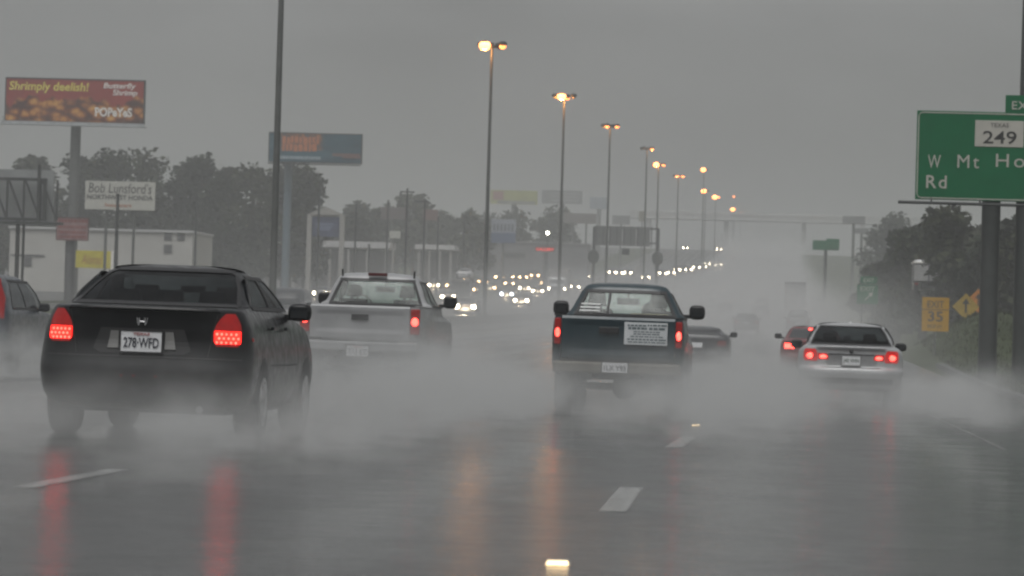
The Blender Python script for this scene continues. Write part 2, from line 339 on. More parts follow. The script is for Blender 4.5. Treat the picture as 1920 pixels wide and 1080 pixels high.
# ------------------------------------------------------------------ vehicles
def pchip(ts, vs, t):
    n = len(ts)
    h = [ts[i + 1] - ts[i] for i in range(n - 1)]; dl = [(vs[i + 1] - vs[i]) / h[i] for i in range(n - 1)]
    md = [dl[0]] + [0 if dl[i - 1] * dl[i] <= 0 else 2 * dl[i - 1] * dl[i] / (dl[i - 1] + dl[i]) for i in range(1, n - 1)] + [dl[-1]]
    i = 0
    while i < n - 2 and t > ts[i + 1]: i += 1
    u = (t - ts[i]) / h[i]
    return (2 * u**3 - 3 * u**2 + 1) * vs[i] + (u**3 - 2 * u**2 + u) * h[i] * md[i] + (-2 * u**3 + 3 * u**2) * vs[i + 1] + (u**3 - u**2) * h[i] * md[i + 1]
class Shell:
    """Car body as horizontal slices (z, rear y, front y, half width); rear at y = 0, +y forward."""
    def __init__(s, rows, rx=0.3, rr=0.16, bow=0.05, fx=0.45, fr=0.35, M=110):
        ts = [0.0]
        for a, b in zip(rows, rows[1:]): ts.append(ts[-1] + math.sqrt((b[0] - a[0])**2 + 0.5 * (b[1] - a[1])**2 + 0.2 * (b[2] - a[2])**2 + (b[3] - a[3])**2) + 1e-4)
        s.T = []
        for k in range(M + 1):
            t = ts[-1] * k / M; s.T.append([pchip(ts, [r[c] for r in rows], t) for c in range(4)])
        s.rx, s.rr, s.bow, s.fx, s.fr = rx, rr, bow, fx, fr
    def row(s, z):
        T = s.T
        if z <= T[0][0]: return T[0]
        for a, b in zip(T, T[1:]):
            if a[0] <= z <= b[0]:
                u = (z - a[0]) / max(1e-6, b[0] - a[0]); return [z] + [a[c] + (b[c] - a[c]) * u for c in (1, 2, 3)]
        return T[-1]
    def corner(s, x, w, rx, r): 
        rx = min(rx, w * 0.9); t = max(0.0, (abs(x) - (w - rx)) / rx); return r * (1 - math.sqrt(max(0.0, 1 - min(1, t)**2.2)))
    def soft(s, row): return min(1.0, max(0.05, (row[3] - .2) / .38))       # the domed roof has no cut corners
    def rear(s, x, row): return row[1] + s.bow * (x / max(.2, row[3]))**2 + s.corner(x, row[3], s.rx, s.rr * s.soft(row))
    def front(s, x, row): return row[2] - s.bow * 1.5 * (x / max(.2, row[3]))**2 - s.corner(x, row[3], s.fx, s.fr * s.soft(row))
    def mesh(s, holes=(), NX=26, NY=22):
        mb = MB(); cs = [math.sin(math.pi / 2 * (-1 + 2 * i / NX)) for i in range(NX + 1)]; n = 0; rings = []
        for row in s.T:
            w = row[3]; ring = [(c * w, s.rear(c * w, row), row[0]) for c in cs]
            y0, y1 = s.rear(w, row), s.front(w, row)
            ring += [(w, y0 + (y1 - y0) * j / NY, row[0]) for j in range(1, NY)]
            ring += [(c * w, s.front(c * w, row), row[0]) for c in reversed(cs)]
            ring += [(-w, y1 + (y0 - y1) * j / NY, row[0]) for j in range(1, NY)]
            n = len(ring); rings.append(ring)
        fs = []
        for i in range(len(rings) - 1):
            for k in range(n):
                q = [rings[i][k], rings[i][(k + 1) % n], rings[i + 1][(k + 1) % n], rings[i + 1][k]]
                c = [sum(p[a] for p in q) / 4 for a in range(3)]
                part = 'rear' if k < NX else 'front' if NX + NY <= k < 2 * NX + NY else 'side'
                if any(h(part, *c) for h in holes): continue
                fs.append((i * n + k, i * n + (k + 1) % n, (i + 1) * n + (k + 1) % n, (i + 1) * n + k))
        fs += [tuple(range(n - 1, -1, -1)), tuple((len(rings) - 1) * n + k for k in range(n))]
        return mb.add([p for r in rings for p in r], fs)
    def patch(s, rows, which='rear', off=0.005, thick=0.012, nz=10, nx=10, mb=None):
        """Slab lying on the body. rows: (z, a, b), a..b being x on the rear or front and y on a side ('right' / 'left')."""
        mb = mb or MB(); z0, z1 = rows[0][0], rows[-1][0]; grid = []
        for i in range(nz + 1):
            z = z0 + (z1 - z0) * i / nz
            for p, q in zip(rows, rows[1:]):
                if p[0] <= z + 1e-9 and z <= q[0] + 1e-9:
                    u = (z - p[0]) / (q[0] - p[0]); a, b = p[1] + (q[1] - p[1]) * u, p[2] + (q[2] - p[2]) * u; break
            row = s.row(z); line = []
            for j in range(nx + 1):
                c = a + (b - a) * j / nx
                if which == 'rear': line.append((c, s.rear(c, row) - off, z + off * 0.6))
                elif which == 'front': line.append((c, s.front(c, row) + off, z + off * 0.6))
                else: line.append(((row[3] + off) * (1 if which == 'right' else -1), c, z))
            grid.append(line)
        back = {'rear': (0, thick, -thick * .4), 'front': (0, -thick, -thick * .4), 'right': (-thick, 0, 0), 'left': (thick, 0, 0)}[which]
        return mb.slab(grid, back)
    def ring(s, rows, which, m, off=0.009, thick=0.014):
        mb = MB(); z0, z1 = rows[0][0], rows[-1][0]
        s.patch([(z0 - m, rows[0][1] - m, rows[0][2] + m), (z0 + m * .4, rows[0][1] - m, rows[0][2] + m)], which, off, thick, 2, 12, mb)
        s.patch([(z1 - m * .4, rows[-1][1] - m, rows[-1][2] + m), (z1 + m, rows[-1][1] - m, rows[-1][2] + m)], which, off, thick, 2, 12, mb)
        s.patch([(z, a - m, a + m * .4) for z, a, b in rows], which, off, thick, 10, 2, mb)
        s.patch([(z, b - m * .4, b + m) for z, a, b in rows], which, off, thick, 10, 2, mb)
        return mb
def in_rows(rows, z, c, m=0.0):
    if z < rows[0][0] - m or z > rows[-1][0] + m: return False
    for p, q in zip(rows, rows[1:]):
        if p[0] - m <= z <= q[0] + m:
            u = min(1, max(0, (z - p[0]) / (q[0] - p[0]))); return p[1] + (q[1] - p[1]) * u - m < c < p[2] + (q[2] - p[2]) * u + m
    return False
M_TYRE = mat('tyre_rubber', (0.012, 0.012, 0.013), 0.7, var=0.3, scale=20)
M_BLACK = mat('black_trim', (0.012, 0.012, 0.013), 0.55)
M_DARKIN = mat('dark_interior', (0.018, 0.019, 0.021), 0.8)
M_RIM = mat('alloy_rim', (0.4, 0.4, 0.41), 0.35, metal=0.8)
M_CHROME = mat('dull_chrome', (0.55, 0.55, 0.56), 0.25, metal=1.0)
M_PLATE = mat('plate_white', (0.62, 0.63, 0.64), 0.4, var=0.06)
M_INK = mat('plate_ink', (0.02, 0.022, 0.035), 0.5)
M_RED_INK = mat('red_ink', (0.35, 0.03, 0.03), 0.5)
M_CLEAR = mat('clear_lens', (0.16, 0.16, 0.155), 0.15)
M_REDDARK = glow('red_lens_dim', (0.9, 0.012, 0.008), 0.05, (0.13, 0.006, 0.006))
M_REDLAMP = glow('red_lens_lit', (1.0, 0.010, 0.006), 0.09, (0.13, 0.005, 0.005))
M_REDBAND = glow('red_lens_band', (1.0, 0.014, 0.008), 2.6, (0.4, 0.01, 0.01))
M_REDLENS = glow('red_lens_soft', (0.9, 0.012, 0.008), 0.22, (0.2, 0.008, 0.008))
M_REDHOT = glow('red_lamp_core', (1.0, 0.05, 0.035), 5.0, (0.5, 0.02, 0.02))
M_GLASS = glass('window_glass', (0.80, 0.85, 0.83))
M_TINT = glass('tinted_glass', (0.40, 0.42, 0.44), 0.5)
M_DARKGLASS = mat('dark_window', (0.012, 0.014, 0.016), 0.12, coat=0.4)
def wheel(x, y, r, w, parent, side, rim=None, simple=False):
    b = MB(); b.lathe_x([(-w / 2, r * .62), (-w / 2, r * .93), (-w / 2 + .025, r), (w / 2 - .025, r), (w / 2, r * .93), (w / 2, r * .62)], (0, 0, 0), 28)
    o = obj('wheel', b, M_TYRE, parent, 40); o.location = (x, y, r)
    if not simple:
        b = MB(); q = side * (w / 2)
        b.lathe_x([(q - side * .03, r * .64), (q + side * .004, r * .64), (q + side * .004, r * .56), (q - side * .02, r * .54)] , (0, 0, 0), 28)
        for k in range(7):
            a = 2 * math.pi * k / 7; ca, sa = math.cos(a), math.sin(a); t = .035
            b.add([(q + dx, ca * rr - sa * tt, sa * rr + ca * tt) for dx in (-side * .02, side * .006) for rr, tt in ((.03, -t * 1.4), (r * .6, -t), (r * .6, t), (.03, t * 1.4))], [(0, 1, 2, 3), (7, 6, 5, 4), (0, 4, 5, 1), (1, 5, 6, 2), (2, 6, 7, 3), (3, 7, 4, 0)])
        obj('rim', b, rim or M_RIM, o)
    return o
def arch(sh, y, r, parent, side, zc=None):
    zc = zc or r; rows = []
    for i in range(9):
        a = math.pi / 2 * i / 8; rows.append((zc + r * math.sin(a) * 1.0, y - r * math.cos(a), y + r * math.cos(a) + 1e-4))
    rows[0] = (zc, y - r, y + r)
    obj('wheel_arch', sh.patch(rows, 'right' if side > 0 else 'left', 0.004, 0.02, 12, 6), M_BLACK, parent)
def plate(parent, loc, text, w=0.33, h=0.165, ink=None, sub=None, tilt=0.0):
    b = MB().box((0, 0, 0), (w, .008, h)); o = obj('licence_plate', b, M_PLATE, parent, None, 0.003); o.location = loc
    f = MB()
    for sx in (-1, 1): f.box((sx * (w / 2 + .006), -.002, 0), (.014, .014, h + .03))
    for sz in (-1, 1): f.box((0, -.002, sz * (h / 2 + .007)), (w - .002, .014, .014))
    obj('plate_frame', f, M_BLACK, o)
    if text: lettering('plate_number', text, ink or M_INK, o, (0, -.008, -.008), h * .5, w * .86, 0.012)
    if sub: lettering('plate_heading', sub, M_RED_INK, o, (0, -.008, h * .37), h * .13, w * .4)
    return o
def mirror(parent, x, y, z, side, w=.2, h=.16, m=None):
    b = MB(); b.ball((side * (w * .55), 0, 0), (w / 2, .07, h / 2), 14, 10)
    for v in b.v:                                # squared-off housing
        v.x = side * w * .55 + math.copysign(abs((v.x - side * w * .55) / (w / 2))**.6, v.x - side * w * .55) * w / 2
        v.z = math.copysign(abs(v.z / (h / 2))**.65, v.z) * h / 2
    b.box((side * .0, .02, -h * .3), (.12, .05, .05))
    o = obj('side_mirror', b, m or M_BLACK, parent, 50); o.location = (x, y, z)
    g = MB().box((side * w * .55, -.07, 0), (w * .72, .006, h * .66)); obj('mirror_glass', g, M_DARKGLASS, o, None, 0.002)
    return o
def seats(parent, xs, y, zb, ztop, m=None, hw=.13, sw=.25):
    for x in xs:
        b = MB(); b.box((x, y, (zb + ztop - .22) / 2), (sw * 2, .14, ztop - .22 - zb), 0, 0.85); b.tube([(x - .05, y, ztop - .25), (x - .05, y, ztop - .1)], .008, 6); b.tube([(x + .05, y, ztop - .25), (x + .05, y, ztop - .1)], .008, 6)
        b.box((x, y, ztop - .09), (hw * 2, .1, .19), 0, 0.8); obj('seat', b, m or M_DARKIN, parent, None, 0.02)
def place(px, Y, py=650):
    p = at(px, py, Y); return (p.x, Y, ground(p.x, Y))
def vehicle(name, label, cat, px, Y, group=None, dz=0.0):
    x, y, z = place(px, Y); s = (hprof(Y + 2) - hprof(Y - 2)) / 4
    return thing(name, label, cat, (x, y, z + dz), 0, group, rx=math.atan(s), ry=0.008)
def lamp_pair(sh, rows, parent, material, name='tail_lamp', off=.008, lab=None):
    out = []
    for sg in (-1, 1):
        rr = [(z, a, b) if sg > 0 else (z, -b, -a) for z, a, b in rows]
        o = obj(name, sh.patch(rr, 'rear', off, .02, 12, 8), material, parent, 40); out.append(o)
    return out

G_OURS = 'traffic driving away ahead of the camera'
# ---- black sedan, nearest, on the left
S1 = Shell([(.24, .16, 4.40, .74), (.30, .06, 4.47, .82), (.42, .015, 4.5, .865), (.55, 0, 4.5, .878), (.63, .022, 4.48, .879), (.67, .036, 4.46, .878), (.80, .06, 4.36, .866), (.92, .06, 4.2, .842), (1.00, .055, 3.7, .812), (1.045, .05, 3.3, .785), (1.065, .08, 3.18, .772), (1.08, .30, 3.1, .762), (1.095, .56, 3.05, .75), (1.16, .76, 2.9, .725), (1.25, 1.00, 2.68, .68), (1.34, 1.26, 2.42, .625), (1.39, 1.45, 2.24, .575), (1.415, 1.56, 2.14, .535), (1.43, 1.66, 2.08, .46), (1.439, 1.74, 2.02, .36), (1.444, 1.80, 1.98, .24), (1.446, 1.85, 1.95, .1)], rx=.40, rr=.27, bow=.07)
car = vehicle('black_sedan', 'black wet sedan at left with dotted glowing red tail lamps and dark rear window', 'car', 262, 29.0, G_OURS)
M_P = paint('black_car_paint', (0.003, 0.0035, 0.0045), 0, 0.35, 0.2)
rw = [(1.105, -.665, .665), (1.25, -.605, .605), (1.375, -.525, .525), (1.388, -.48, .48)]
ws = [(1.12, -.68, .68), (1.36, -.52, .52)]
sd = [(1.10, .95, 2.95), (1.2, 1.08, 2.7), (1.345, 1.42, 2.32)]
hole = lambda part, x, y, z: (part == 'rear' and in_rows(rw, z, x)) or (part == 'front' and in_rows(ws, z, x)) or (part == 'side' and in_rows(sd, z, y))
bd = obj('body', S1.mesh([hole]), M_P, car, 55)
w_ = obj('rear_window', S1.patch([(z, a - .02, b + .02) for z, a, b in rw], 'rear', .003, .006, 12, 14), M_TINT, car, 40)
obj('window_seal', S1.ring(rw, 'rear', .02), M_BLACK, w_)
obj('windscreen', S1.patch([(z, a - .02, b + .02) for z, a, b in ws], 'front', .003, .006, 10, 12), M_GLASS, car, 40)
for sg, wh in ((1, 'right'), (-1, 'left')):
    o = obj('side_window', S1.patch([(z, a - .02, b + .02) for z, a, b in sd], wh, .003, .006, 10, 10), M_TINT, car, 40)
    f = S1.ring(sd, wh, .022); S1.patch([(1.09, 1.93, 2.0), (1.35, 1.88, 1.95)], wh, .009, .014, 6, 2, f); obj('window_frame', f, M_BLACK, o)
obj('bumper_seam', S1.patch([(.655, -.80, .80), (.667, -.80, .80)], 'rear', .004, .01, 2, 16), M_BLACK, car)
b = S1.patch([(1.034, -.62, .62), (1.056, -.6, .6)], 'rear', .018, .03, 4, 16); obj('trunk_lip', b, M_P, car, 40)
obj('plate_recess', S1.patch([(.685, -.34, .34), (.72, -.40, .40), (.89, -.34, .34)], 'rear', .004, .02, 6, 8), M_BLACK, car)
for sg in (-1, 1):
    rr = [(.72, .19, .28), (.86, .19, .255)]; rr = rr if sg > 0 else [(z, -b_, -a) for z, a, b_ in rr]
    obj('reversing_lamp', S1.patch(rr, 'rear', .014, .02, 4, 4), M_CLEAR, car)
plate(car, (0, .028, .785), '278\u00b7WFD', .335, .165, None, 'TEXAS')
b = MB()
for sg in (-1, 1): b.tube([(sg * .026, .034, .918), (sg * .021, .034, .978)], .0085, 8); b.tube([(sg * .036, .034, .93), (sg * .044, .034, .982)], .004, 6)
b.tube([(-.022, .034, .947), (.022, .034, .947)], .0075, 8)
obj('trunk_emblem', b, M_CHROME, car)
tl = [(.765, .60, .765), (.80, .575, .79), (.87, .572, .79), (.95, .60, .775), (1.0, .635, .75), (1.03, .665, .73)]
for i, o in enumerate(lamp_pair(S1, tl, car, M_REDLAMP)):
    sg = -1 if i == 0 else 1; d_ = MB()
    for r_ in range(3):
        for k in range(5):
            x = sg * (.605 + .036 * k + .017 * (r_ % 2)); z = .80 + .034 * r_
            if abs(x) > .782: continue
            d_.ball((x, S1.rear(x, S1.row(z)) - .014, z), (.0105, .01, .0105), 8, 6)
    rr = [(.785, .595, .78), (.80, .585, .785), (.885, .585, .78)]; rr = rr if sg > 0 else [(z, -q, -a) for z, a, q in rr]
    obj('lamp_band', S1.patch(rr, 'rear', .012, .012, 6, 8), M_REDBAND, o, 40)
    obj('lamp_dots', d_, M_REDHOT, o)
b = S1.patch([(.815, .36, .40), (.845, .36, .40)], 'right', .004, .012, 2, 2); obj('side_marker', b, M_REDDARK, car)
for sg in (-1, 1):
    for y in (.95, 3.62):
        arch(S1, y, .36, car, sg, .32); wheel(sg * .775, y, .315, .21, car, sg)
    mirror(car, sg * .80, 2.78, 1.08, sg, .21, .155, M_P)
    b = MB().tube([(sg * .86, 1.02, .62), (sg * .885, 1.85, .62), (sg * .885, 2.9, .62)], .012, 6); obj('door_moulding', b, M_BLACK, car)
    for y in (1.75, 2.55): obj('door_handle', MB().box((sg * .87, y - .25, .93), (.03, .17, .03)), M_P, car, None, .008)
seats(car, (-.36, .36), 2.25, .5, 1.27); seats(car, (-.36, 0, .36), 1.35, .6, 1.22)
obj('dashboard', MB().box((0, 2.85, .95), (1.3, .5, .25)), M_DARKIN, car, None, .04)
obj('inner_mirror', MB().box((0, 2.52, 1.25), (.22, .04, .06)), M_BLACK, car, None, .01)
obj('parcel_shelf', MB().box((0, 1.05, 1.06), (1.25, .55, .05)), M_DARKIN, car)
obj('underbody', MB().box((0, 2.2, .27), (1.35, 4.0, .12)), M_BLACK, car)
b = MB().tube([(.48, .1, .25), (.48, .45, .25)], .03, 10); obj('exhaust_pipe', b, M_CHROME, car)
# specks of red on bumper
for x in (-.16, -.06, .12): obj('bumper_reflector', S1.patch([(.50, x, x + .02), (.512, x, x + .02)], 'rear', .004, .01, 1, 1), M_REDDARK, car)
for sg in (-1, 1): obj('trunk_seam', S1.patch([(.68, min(sg * .535, sg * .541), max(sg * .535, sg * .541)), (1.035, min(sg * .60, sg * .606), max(sg * .60, sg * .606))], 'rear', .0035, .006, 8, 1), M_BLACK, car)

# ---- pickups
def pickup(name, label, px, Y, P, W=.93, L=5.4, bed=1.95, rail=1.28, roof=1.86, floor_=.78, cab=.70, capw=.60, hood=1.15, bump=M_CHROME, bump_z=.70, lampz=(.86, 1.24), dz=0, tyre=.37, lw=.14, tgm=None, hotz=.5):
    t = vehicle(name, label, 'pickup', px, Y, G_OURS, dz)
    belt = rail + .03
    S = Shell([(.42, bed + .05, L - .25, W - .05), (.55, bed, L, W), (.9, bed, L, W + .005), (hood - .05, bed, L - .08, W - .02), (hood, bed, L - .5, W - .035), (hood + .04, bed, L - 1.25, W - .045), (belt, bed + .01, L - 1.45, W - .06), (belt + .06, bed + .03, L - 1.55, cab + .085), (roof - .22, bed + .14, L - 1.98, capw + .09), (roof - .09, bed + .22, L - 2.2, capw + .02), (roof - .04, bed + .27, L - 2.3, capw - .03), (roof - .02, bed + .33, L - 2.36, capw - .1), (roof - .008, bed + .4, L - 2.42, capw - .2), (roof, bed + .48, L - 2.5, capw - .36)], rx=.2, rr=.08, bow=.03)
    r0, r1 = belt + .02, roof - .13
    rwin = [(r0, -(cab - .0), cab - .0), (r1, -(capw - .04), capw - .04)]
    wsc = [(belt + .05, -cab - .02, cab + .02), (roof - .12, -capw + .03, capw - .03)]
    sw = [(belt + .02, bed + .28, L - 1.62), (roof - .14, bed + .38, L - 2.12)]
    hole = lambda part, x, y, z: (part == 'rear' and in_rows(rwin, z, x)) or (part == 'front' and in_rows(wsc, z, x)) or (part == 'side' and in_rows(sw, z, y))
    obj('cab', S.mesh([hole]), P, t, 55)
    g = obj('rear_window', S.patch([(z, a - .02, b + .02) for z, a, b in rwin], 'rear', .003, .006, 8, 12), M_GLASS, t, 40)
    obj('window_seal', S.ring(rwin, 'rear', .03), M_BLACK, g)
    obj('windscreen', S.patch([(z, a - .02, b + .02) for z, a, b in wsc], 'front', .003, .006, 8, 12), M_GLASS, t, 40)
    for wh in ('right', 'left'):
        o = obj('side_window', S.patch([(z, a - .02, b + .02) for z, a, b in sw], wh, .003, .006, 8, 8), M_GLASS, t, 40)
        f = S.ring(sw, wh, .025); S.patch([(belt + .02, bed + 1.0, bed + 1.07), (roof - .14, bed + .98, bed + 1.04)], wh, .009, .014, 4, 2, f); obj('window_frame', f, M_BLACK, o)
    # bed
    for sg in (-1, 1):
        prof = [(W - .07, floor_ - .3), (W - .01, floor_ - .2), (W, floor_), (W + .005, rail - .25), (W - .01, rail - .06), (W - .025, rail), (W - .11, rail), (W - .11, floor_ - .25)]
        n = len(prof); b = MB()
        ysx = [(.05, -.06), (.08, -.02), (.16, 0), (bed - .02, 0)]
        b.add([(sg * (x + (dx if x > W - .1 else 0)), y, z) for y, dx in ysx for x, z in prof], [(i * n + k, i * n + (k + 1) % n, (i + 1) * n + (k + 1) % n, (i + 1) * n + k) for i in range(3) for k in range(n)] + [tuple(range(n - 1, -1, -1)), tuple(3 * n + k for k in range(n))])
        o = obj('bed_side', b, P, t, 40)
        obj('bed_rail', MB().box((sg * (W - .067), bed / 2 + .02, rail + .012), (.1, bed - .1, .02)), M_BLACK if tgm is None else tgm, o, None, .006)
        z0, z1 = lampz; xa, xb = W - .03 - lw, W - .03
        L_ = MB().box((sg * (xa + xb) / 2, .035, (z0 + z1) / 2), (lw, .07, z1 - z0)); o = obj('tail_lamp', L_, M_REDDARK, t, None, .015)
        zc = z0 + (z1 - z0) * hotz
        obj('lamp_core', MB().ball((sg * (xa + xb) / 2, .0, zc), (lw * .38, .012, (z1 - z0) * .17), 14, 8), M_REDHOT, o, 40)
    obj('bed_floor', MB().box((0, bed / 2, floor_), (2 * W - .24, bed - .06, .05)), M_BLACK, t)
    b = MB(); tw = W - .03 - lw - .012; zt, zb = rail + .005, bump_z + .05
    grid = [[(x, .0 + (.03 if abs(z - zt) < .02 else 0) + (.012 if zb + .1 < z < zt - .1 and abs(x) < tw - .1 else 0), z) for x in [-tw + 2 * tw * i / 24 for i in range(25)]] for z in [zb + (zt - zb) * k / 16 for k in range(17)]]
    b.slab(grid, (0, .07, 0)); tg = obj('tailgate', b, P, t, 30)
    obj('tailgate_handle', MB().box((0 if tgm else -.12, -.008, rail - .17), (.26, .03, .085)), M_BLACK, tg, None, .015)
    b = MB().box((0, -.05, bump_z - .07), (2 * W - .06, .2, .15)); bb = obj('rear_bumper', b, bump, t, None, .03)
    obj('step_pad', MB().box((0, -.06, bump_z + .008), (1.2, .14, .012)), M_BLACK, bb, None, .003)
    obj('frame_rails', MB().box((-.4, 2.4, .5), (.12, 4.6, .14)).box((.4, 2.4, .5), (.12, 4.6, .14)), M_BLACK, t)
    b = MB(); b.tube([(-W + .2, 1.15, tyre), (W - .2, 1.15, tyre)], .05, 10); b.ball((0.05, 1.15, tyre), (.16, .18, .17), 14, 10); obj('rear_axle', b, M_BLACK, t, 40)
    b = MB(); b.tube([(.3, .5, .47), (.55, .2, .43), (.6, .05, .42)], .035, 10); b.box((.32, .9, .48), (.24, .7, .18)); obj('exhaust_pipe', b, M_BLACK, t)
    b = MB(); b.lathe_x([(-.11, .2), (-.11, .33), (.11, .33), (.11, .2)], (0, 0, 0), 24)
    for v in b.v: v.x, v.z = v.z, v.x
    o = obj('spare_wheel', b, M_TYRE, t, 40); o.location = (-.05, .62, .56)
    for sg in (-1, 1):
        for y in (1.15, L - .95): wheel(sg * (W - .13), y, tyre, .25, t, sg)
        for y in (1.15, L - .95):
            b = MB().add([(sg * (W + .007), y + (tyre + .1) * math.cos(a) * k, tyre + .04 + (tyre + .1) * math.sin(a) * k) for k in (1, .86) for a in [math.pi * i / 12 for i in range(13)]], [(i, i + 1, 14 + i, 13 + i) for i in range(12)])
            obj('wheel_arch', b, M_BLACK, t)
        mirror(t, sg * (W - .04), L - 1.78, belt + .1, sg, .22, .2)
    seats(t, (-.42, .42), bed + .75, .7, belt + .32)
    obj('dashboard', MB().box((0, L - 1.62, belt - .1), (1.4, .4, .3)), M_DARKIN, t, None, .05)
    b = MB().box((0, L - 2.1, roof - .24), (.3, .04, .09)); b.tube([(0, L - 2.1, roof - .2), (0, L - 2.12, roof - .08)], .012, 6); obj('inner_mirror', b, M_BLACK, t)
    b = MB(); b.tube([(-.42 + .19 * math.cos(a), L - 1.95 + .05 * math.sin(a), belt + .0 + .17 * math.sin(a)) for a in [2 * math.pi * i / 20 for i in range(21)]], .014, 6); obj('steering_wheel', b, M_BLACK, t)
    return t, S
M_WHITEP = paint('white_truck_paint', (0.27, 0.275, 0.28))
wt, WS = pickup('white_pickup', 'white pickup with lit red tail lamps between black sedan and green pickup', 672, 54, M_WHITEP, rail=1.34, roof=1.88, hood=1.2, bump=M_WHITEP, bump_z=.80, lampz=(.93, 1.31), dz=0.0, bed=2.0, L=5.5, tgm=M_WHITEP)
plate(wt, (0, -.155, .66), 'T13 KZ', .33, .16, None, 'TEXAS')
obj('brake_lamp', MB().box((0, 2.2, 1.85), (.3, .06, .05)), mat('unlit_brake_lens', (.07, .008, .008), .3), wt, None, .012)
for sg in (-1, 1): obj('roof_antenna', MB().tube([(sg * .56, 2.3, 1.8), (sg * .565, 2.28, 1.92)], .014, 8), M_BLACK, wt)
obj('rear_bench', MB().box((0, 2.3, 1.0), (1.3, .2, .7)), M_DARKIN, wt, None, .04)
M_TEALP = paint('dark_teal_paint', (0.008, 0.024, 0.032))
tt, TS = pickup('green_pickup', 'dark blue green pickup in the middle with a white notice on its tailgate', 1157, 47, M_TEALP, W=.86, L=4.9, bed=1.85, rail=1.25, roof=1.735, hood=1.05, cab=.66, capw=.56, bump=mat('worn_bumper', (.12, .11, .09), .5, metal=.3), bump_z=.66, lampz=(.88, 1.22), tyre=.34, lw=.085, hotz=.45)
o = obj('tailgate_notice', MB().box((.36, -.014, 1.05), (.56, .012, .29)), mat('notice_white', (.5, .52, .53), .5, var=.08), tt, None, .003)
M_NOTE = mat('notice_ink', (.10, .13, .14), .6)
b = MB(); random.seed(3)
for r_, (z, hh, x0, x1) in enumerate(((1.155, .022, .12, .34), (1.155, .022, .38, .60), (1.118, .03, .13, .36), (1.118, .03, .40, .58), (1.075, .014, .2, .54), (1.045, .014, .2, .52), (1.012, .014, .16, .57), (.975, .02, .12, .60), (.94, .016, .13, .59))):
    x = x0
    while x < x1:
        w = random.uniform(.02, .06); b.box((min(x + w / 2, x1), -.0215, z + (.008 if r_ == 1 else 0)), (w, .004, hh)); x += w + .012
obj('notice_print', b, M_NOTE, o)
plate(tt, (-.02, -.155, .60), '1LX Y93', .33, .13, None, None)
b = MB()
for k, z in enumerate((1.33, 1.375, 1.42)): b.add(*(lambda q: (q.v, q.f))(TS.patch([(z, -.62 + k * .01, -.34), (z + .018, -.62 + k * .01, -.34)], 'rear', .012, .01, 1, 3)))
obj('window_decal', b, mat('decal_white', (.55, .56, .55), .5), tt)
b = MB(); b.box((.32, 2.05, 1.26), (.62, .2, .14), 0, .9); obj('tan_bundle', b, mat('tan_canvas', (.22, .16, .07), .85, var=.3, bump=.4, scale=6), tt, None, .04)
b = MB().ball((.35, 2.75, 1.38), (.17, .12, .13), 14, 10); obj('seat_bag', b, M_DARKIN, tt, 40)
obj('window_divider', TS.patch([(1.30, -.255, -.22), (1.6, -.23, -.195)], 'rear', .012, .014, 4, 2), M_BLACK, tt)

# ---- silver sedan on the right
S2 = Shell([(.26, .14, 4.4, .78), (.33, .05, 4.48, .84), (.45, .0, 4.52, .89), (.55, -.01, 4.52, .905), (.62, .01, 4.5, .908), (.66, .06, 4.47, .908), (.80, .075, 4.38, .902), (.92, .07, 4.2, .885), (.95, .06, 3.75, .865), (.985, .055, 3.35, .83), (1.0, .08, 3.2, .81), (1.015, .35, 3.12, .79), (1.035, .62, 3.06, .765), (1.15, .82, 2.92, .735), (1.24, 1.05, 2.7, .69), (1.33, 1.32, 2.42, .635), (1.38, 1.5, 2.26, .585), (1.404, 1.6, 2.15, .54), (1.418, 1.7, 2.1, .46), (1.427, 1.78, 2.05, .36), (1.432, 1.84, 2.0, .24), (1.434, 1.9, 1.96, .1)], rx=.38, rr=.26, bow=.07)
bm_ = vehicle('silver_sedan', 'silver grey sedan on the right with two-part red tail lamps and dark rear window', 'car', 1596, 63, G_OURS)
M_S = paint('silver_paint', (0.33, 0.335, 0.34), 0.15)
rw2 = [(1.05, -.685, .685), (1.24, -.60, .60), (1.35, -.53, .53)]; ws2 = [(1.12, -.68, .68), (1.35, -.52, .52)]; sd2 = [(1.09, .95, 2.95), (1.2, 1.1, 2.7), (1.335, 1.45, 2.34)]
hole = lambda part, x, y, z: (part == 'rear' and in_rows(rw2, z, x)) or (part == 'front' and in_rows(ws2, z, x)) or (part == 'side' and in_rows(sd2, z, y))
obj('body', S2.mesh([hole]), M_S, bm_, 55)
w_ = obj('rear_window', S2.patch([(z, a - .02, b + .02) for z, a, b in rw2], 'rear', .003, .006, 12, 14), M_TINT, bm_, 40); obj('window_seal', S2.ring(rw2, 'rear', .018), M_BLACK, w_)
obj('windscreen', S2.patch([(z, a - .02, b + .02) for z, a, b in ws2], 'front', .003, .006, 10, 12), M_GLASS, bm_, 40)
for wh in ('right', 'left'):
    o = obj('side_window', S2.patch([(z, a - .02, b + .02) for z, a, b in sd2], wh, .003, .006, 10, 10), M_TINT, bm_, 40); obj('window_frame', S2.ring(sd2, wh, .022), M_BLACK, o)
obj('trunk_lip', S2.patch([(.98, -.6, .6), (.998, -.58, .58)], 'rear', .016, .03, 4, 16), M_S, bm_, 40)
obj('trunk_crease_shade', S2.patch([(.945, -.58, .58), (.957, -.58, .58)], 'rear', .004, .01, 2, 12), mat('shadow_grey', (.10, .1, .1), .6), bm_)  # shade along the trunk edge, painted as a dark strip
obj('plate_recess', S2.patch([(.675, -.40, .40), (.72, -.46, .46), (.85, -.40, .40)], 'rear', .003, .012, 6, 10), mat('recess_shade_grey', (.17, .172, .175), .5), bm_)  # flat darker patch standing in for the shade of a recess
obj('plate_strip', S2.patch([(.855, -.40, .40), (.875, -.40, .40)], 'rear', .006, .015, 2, 8), M_BLACK, bm_)
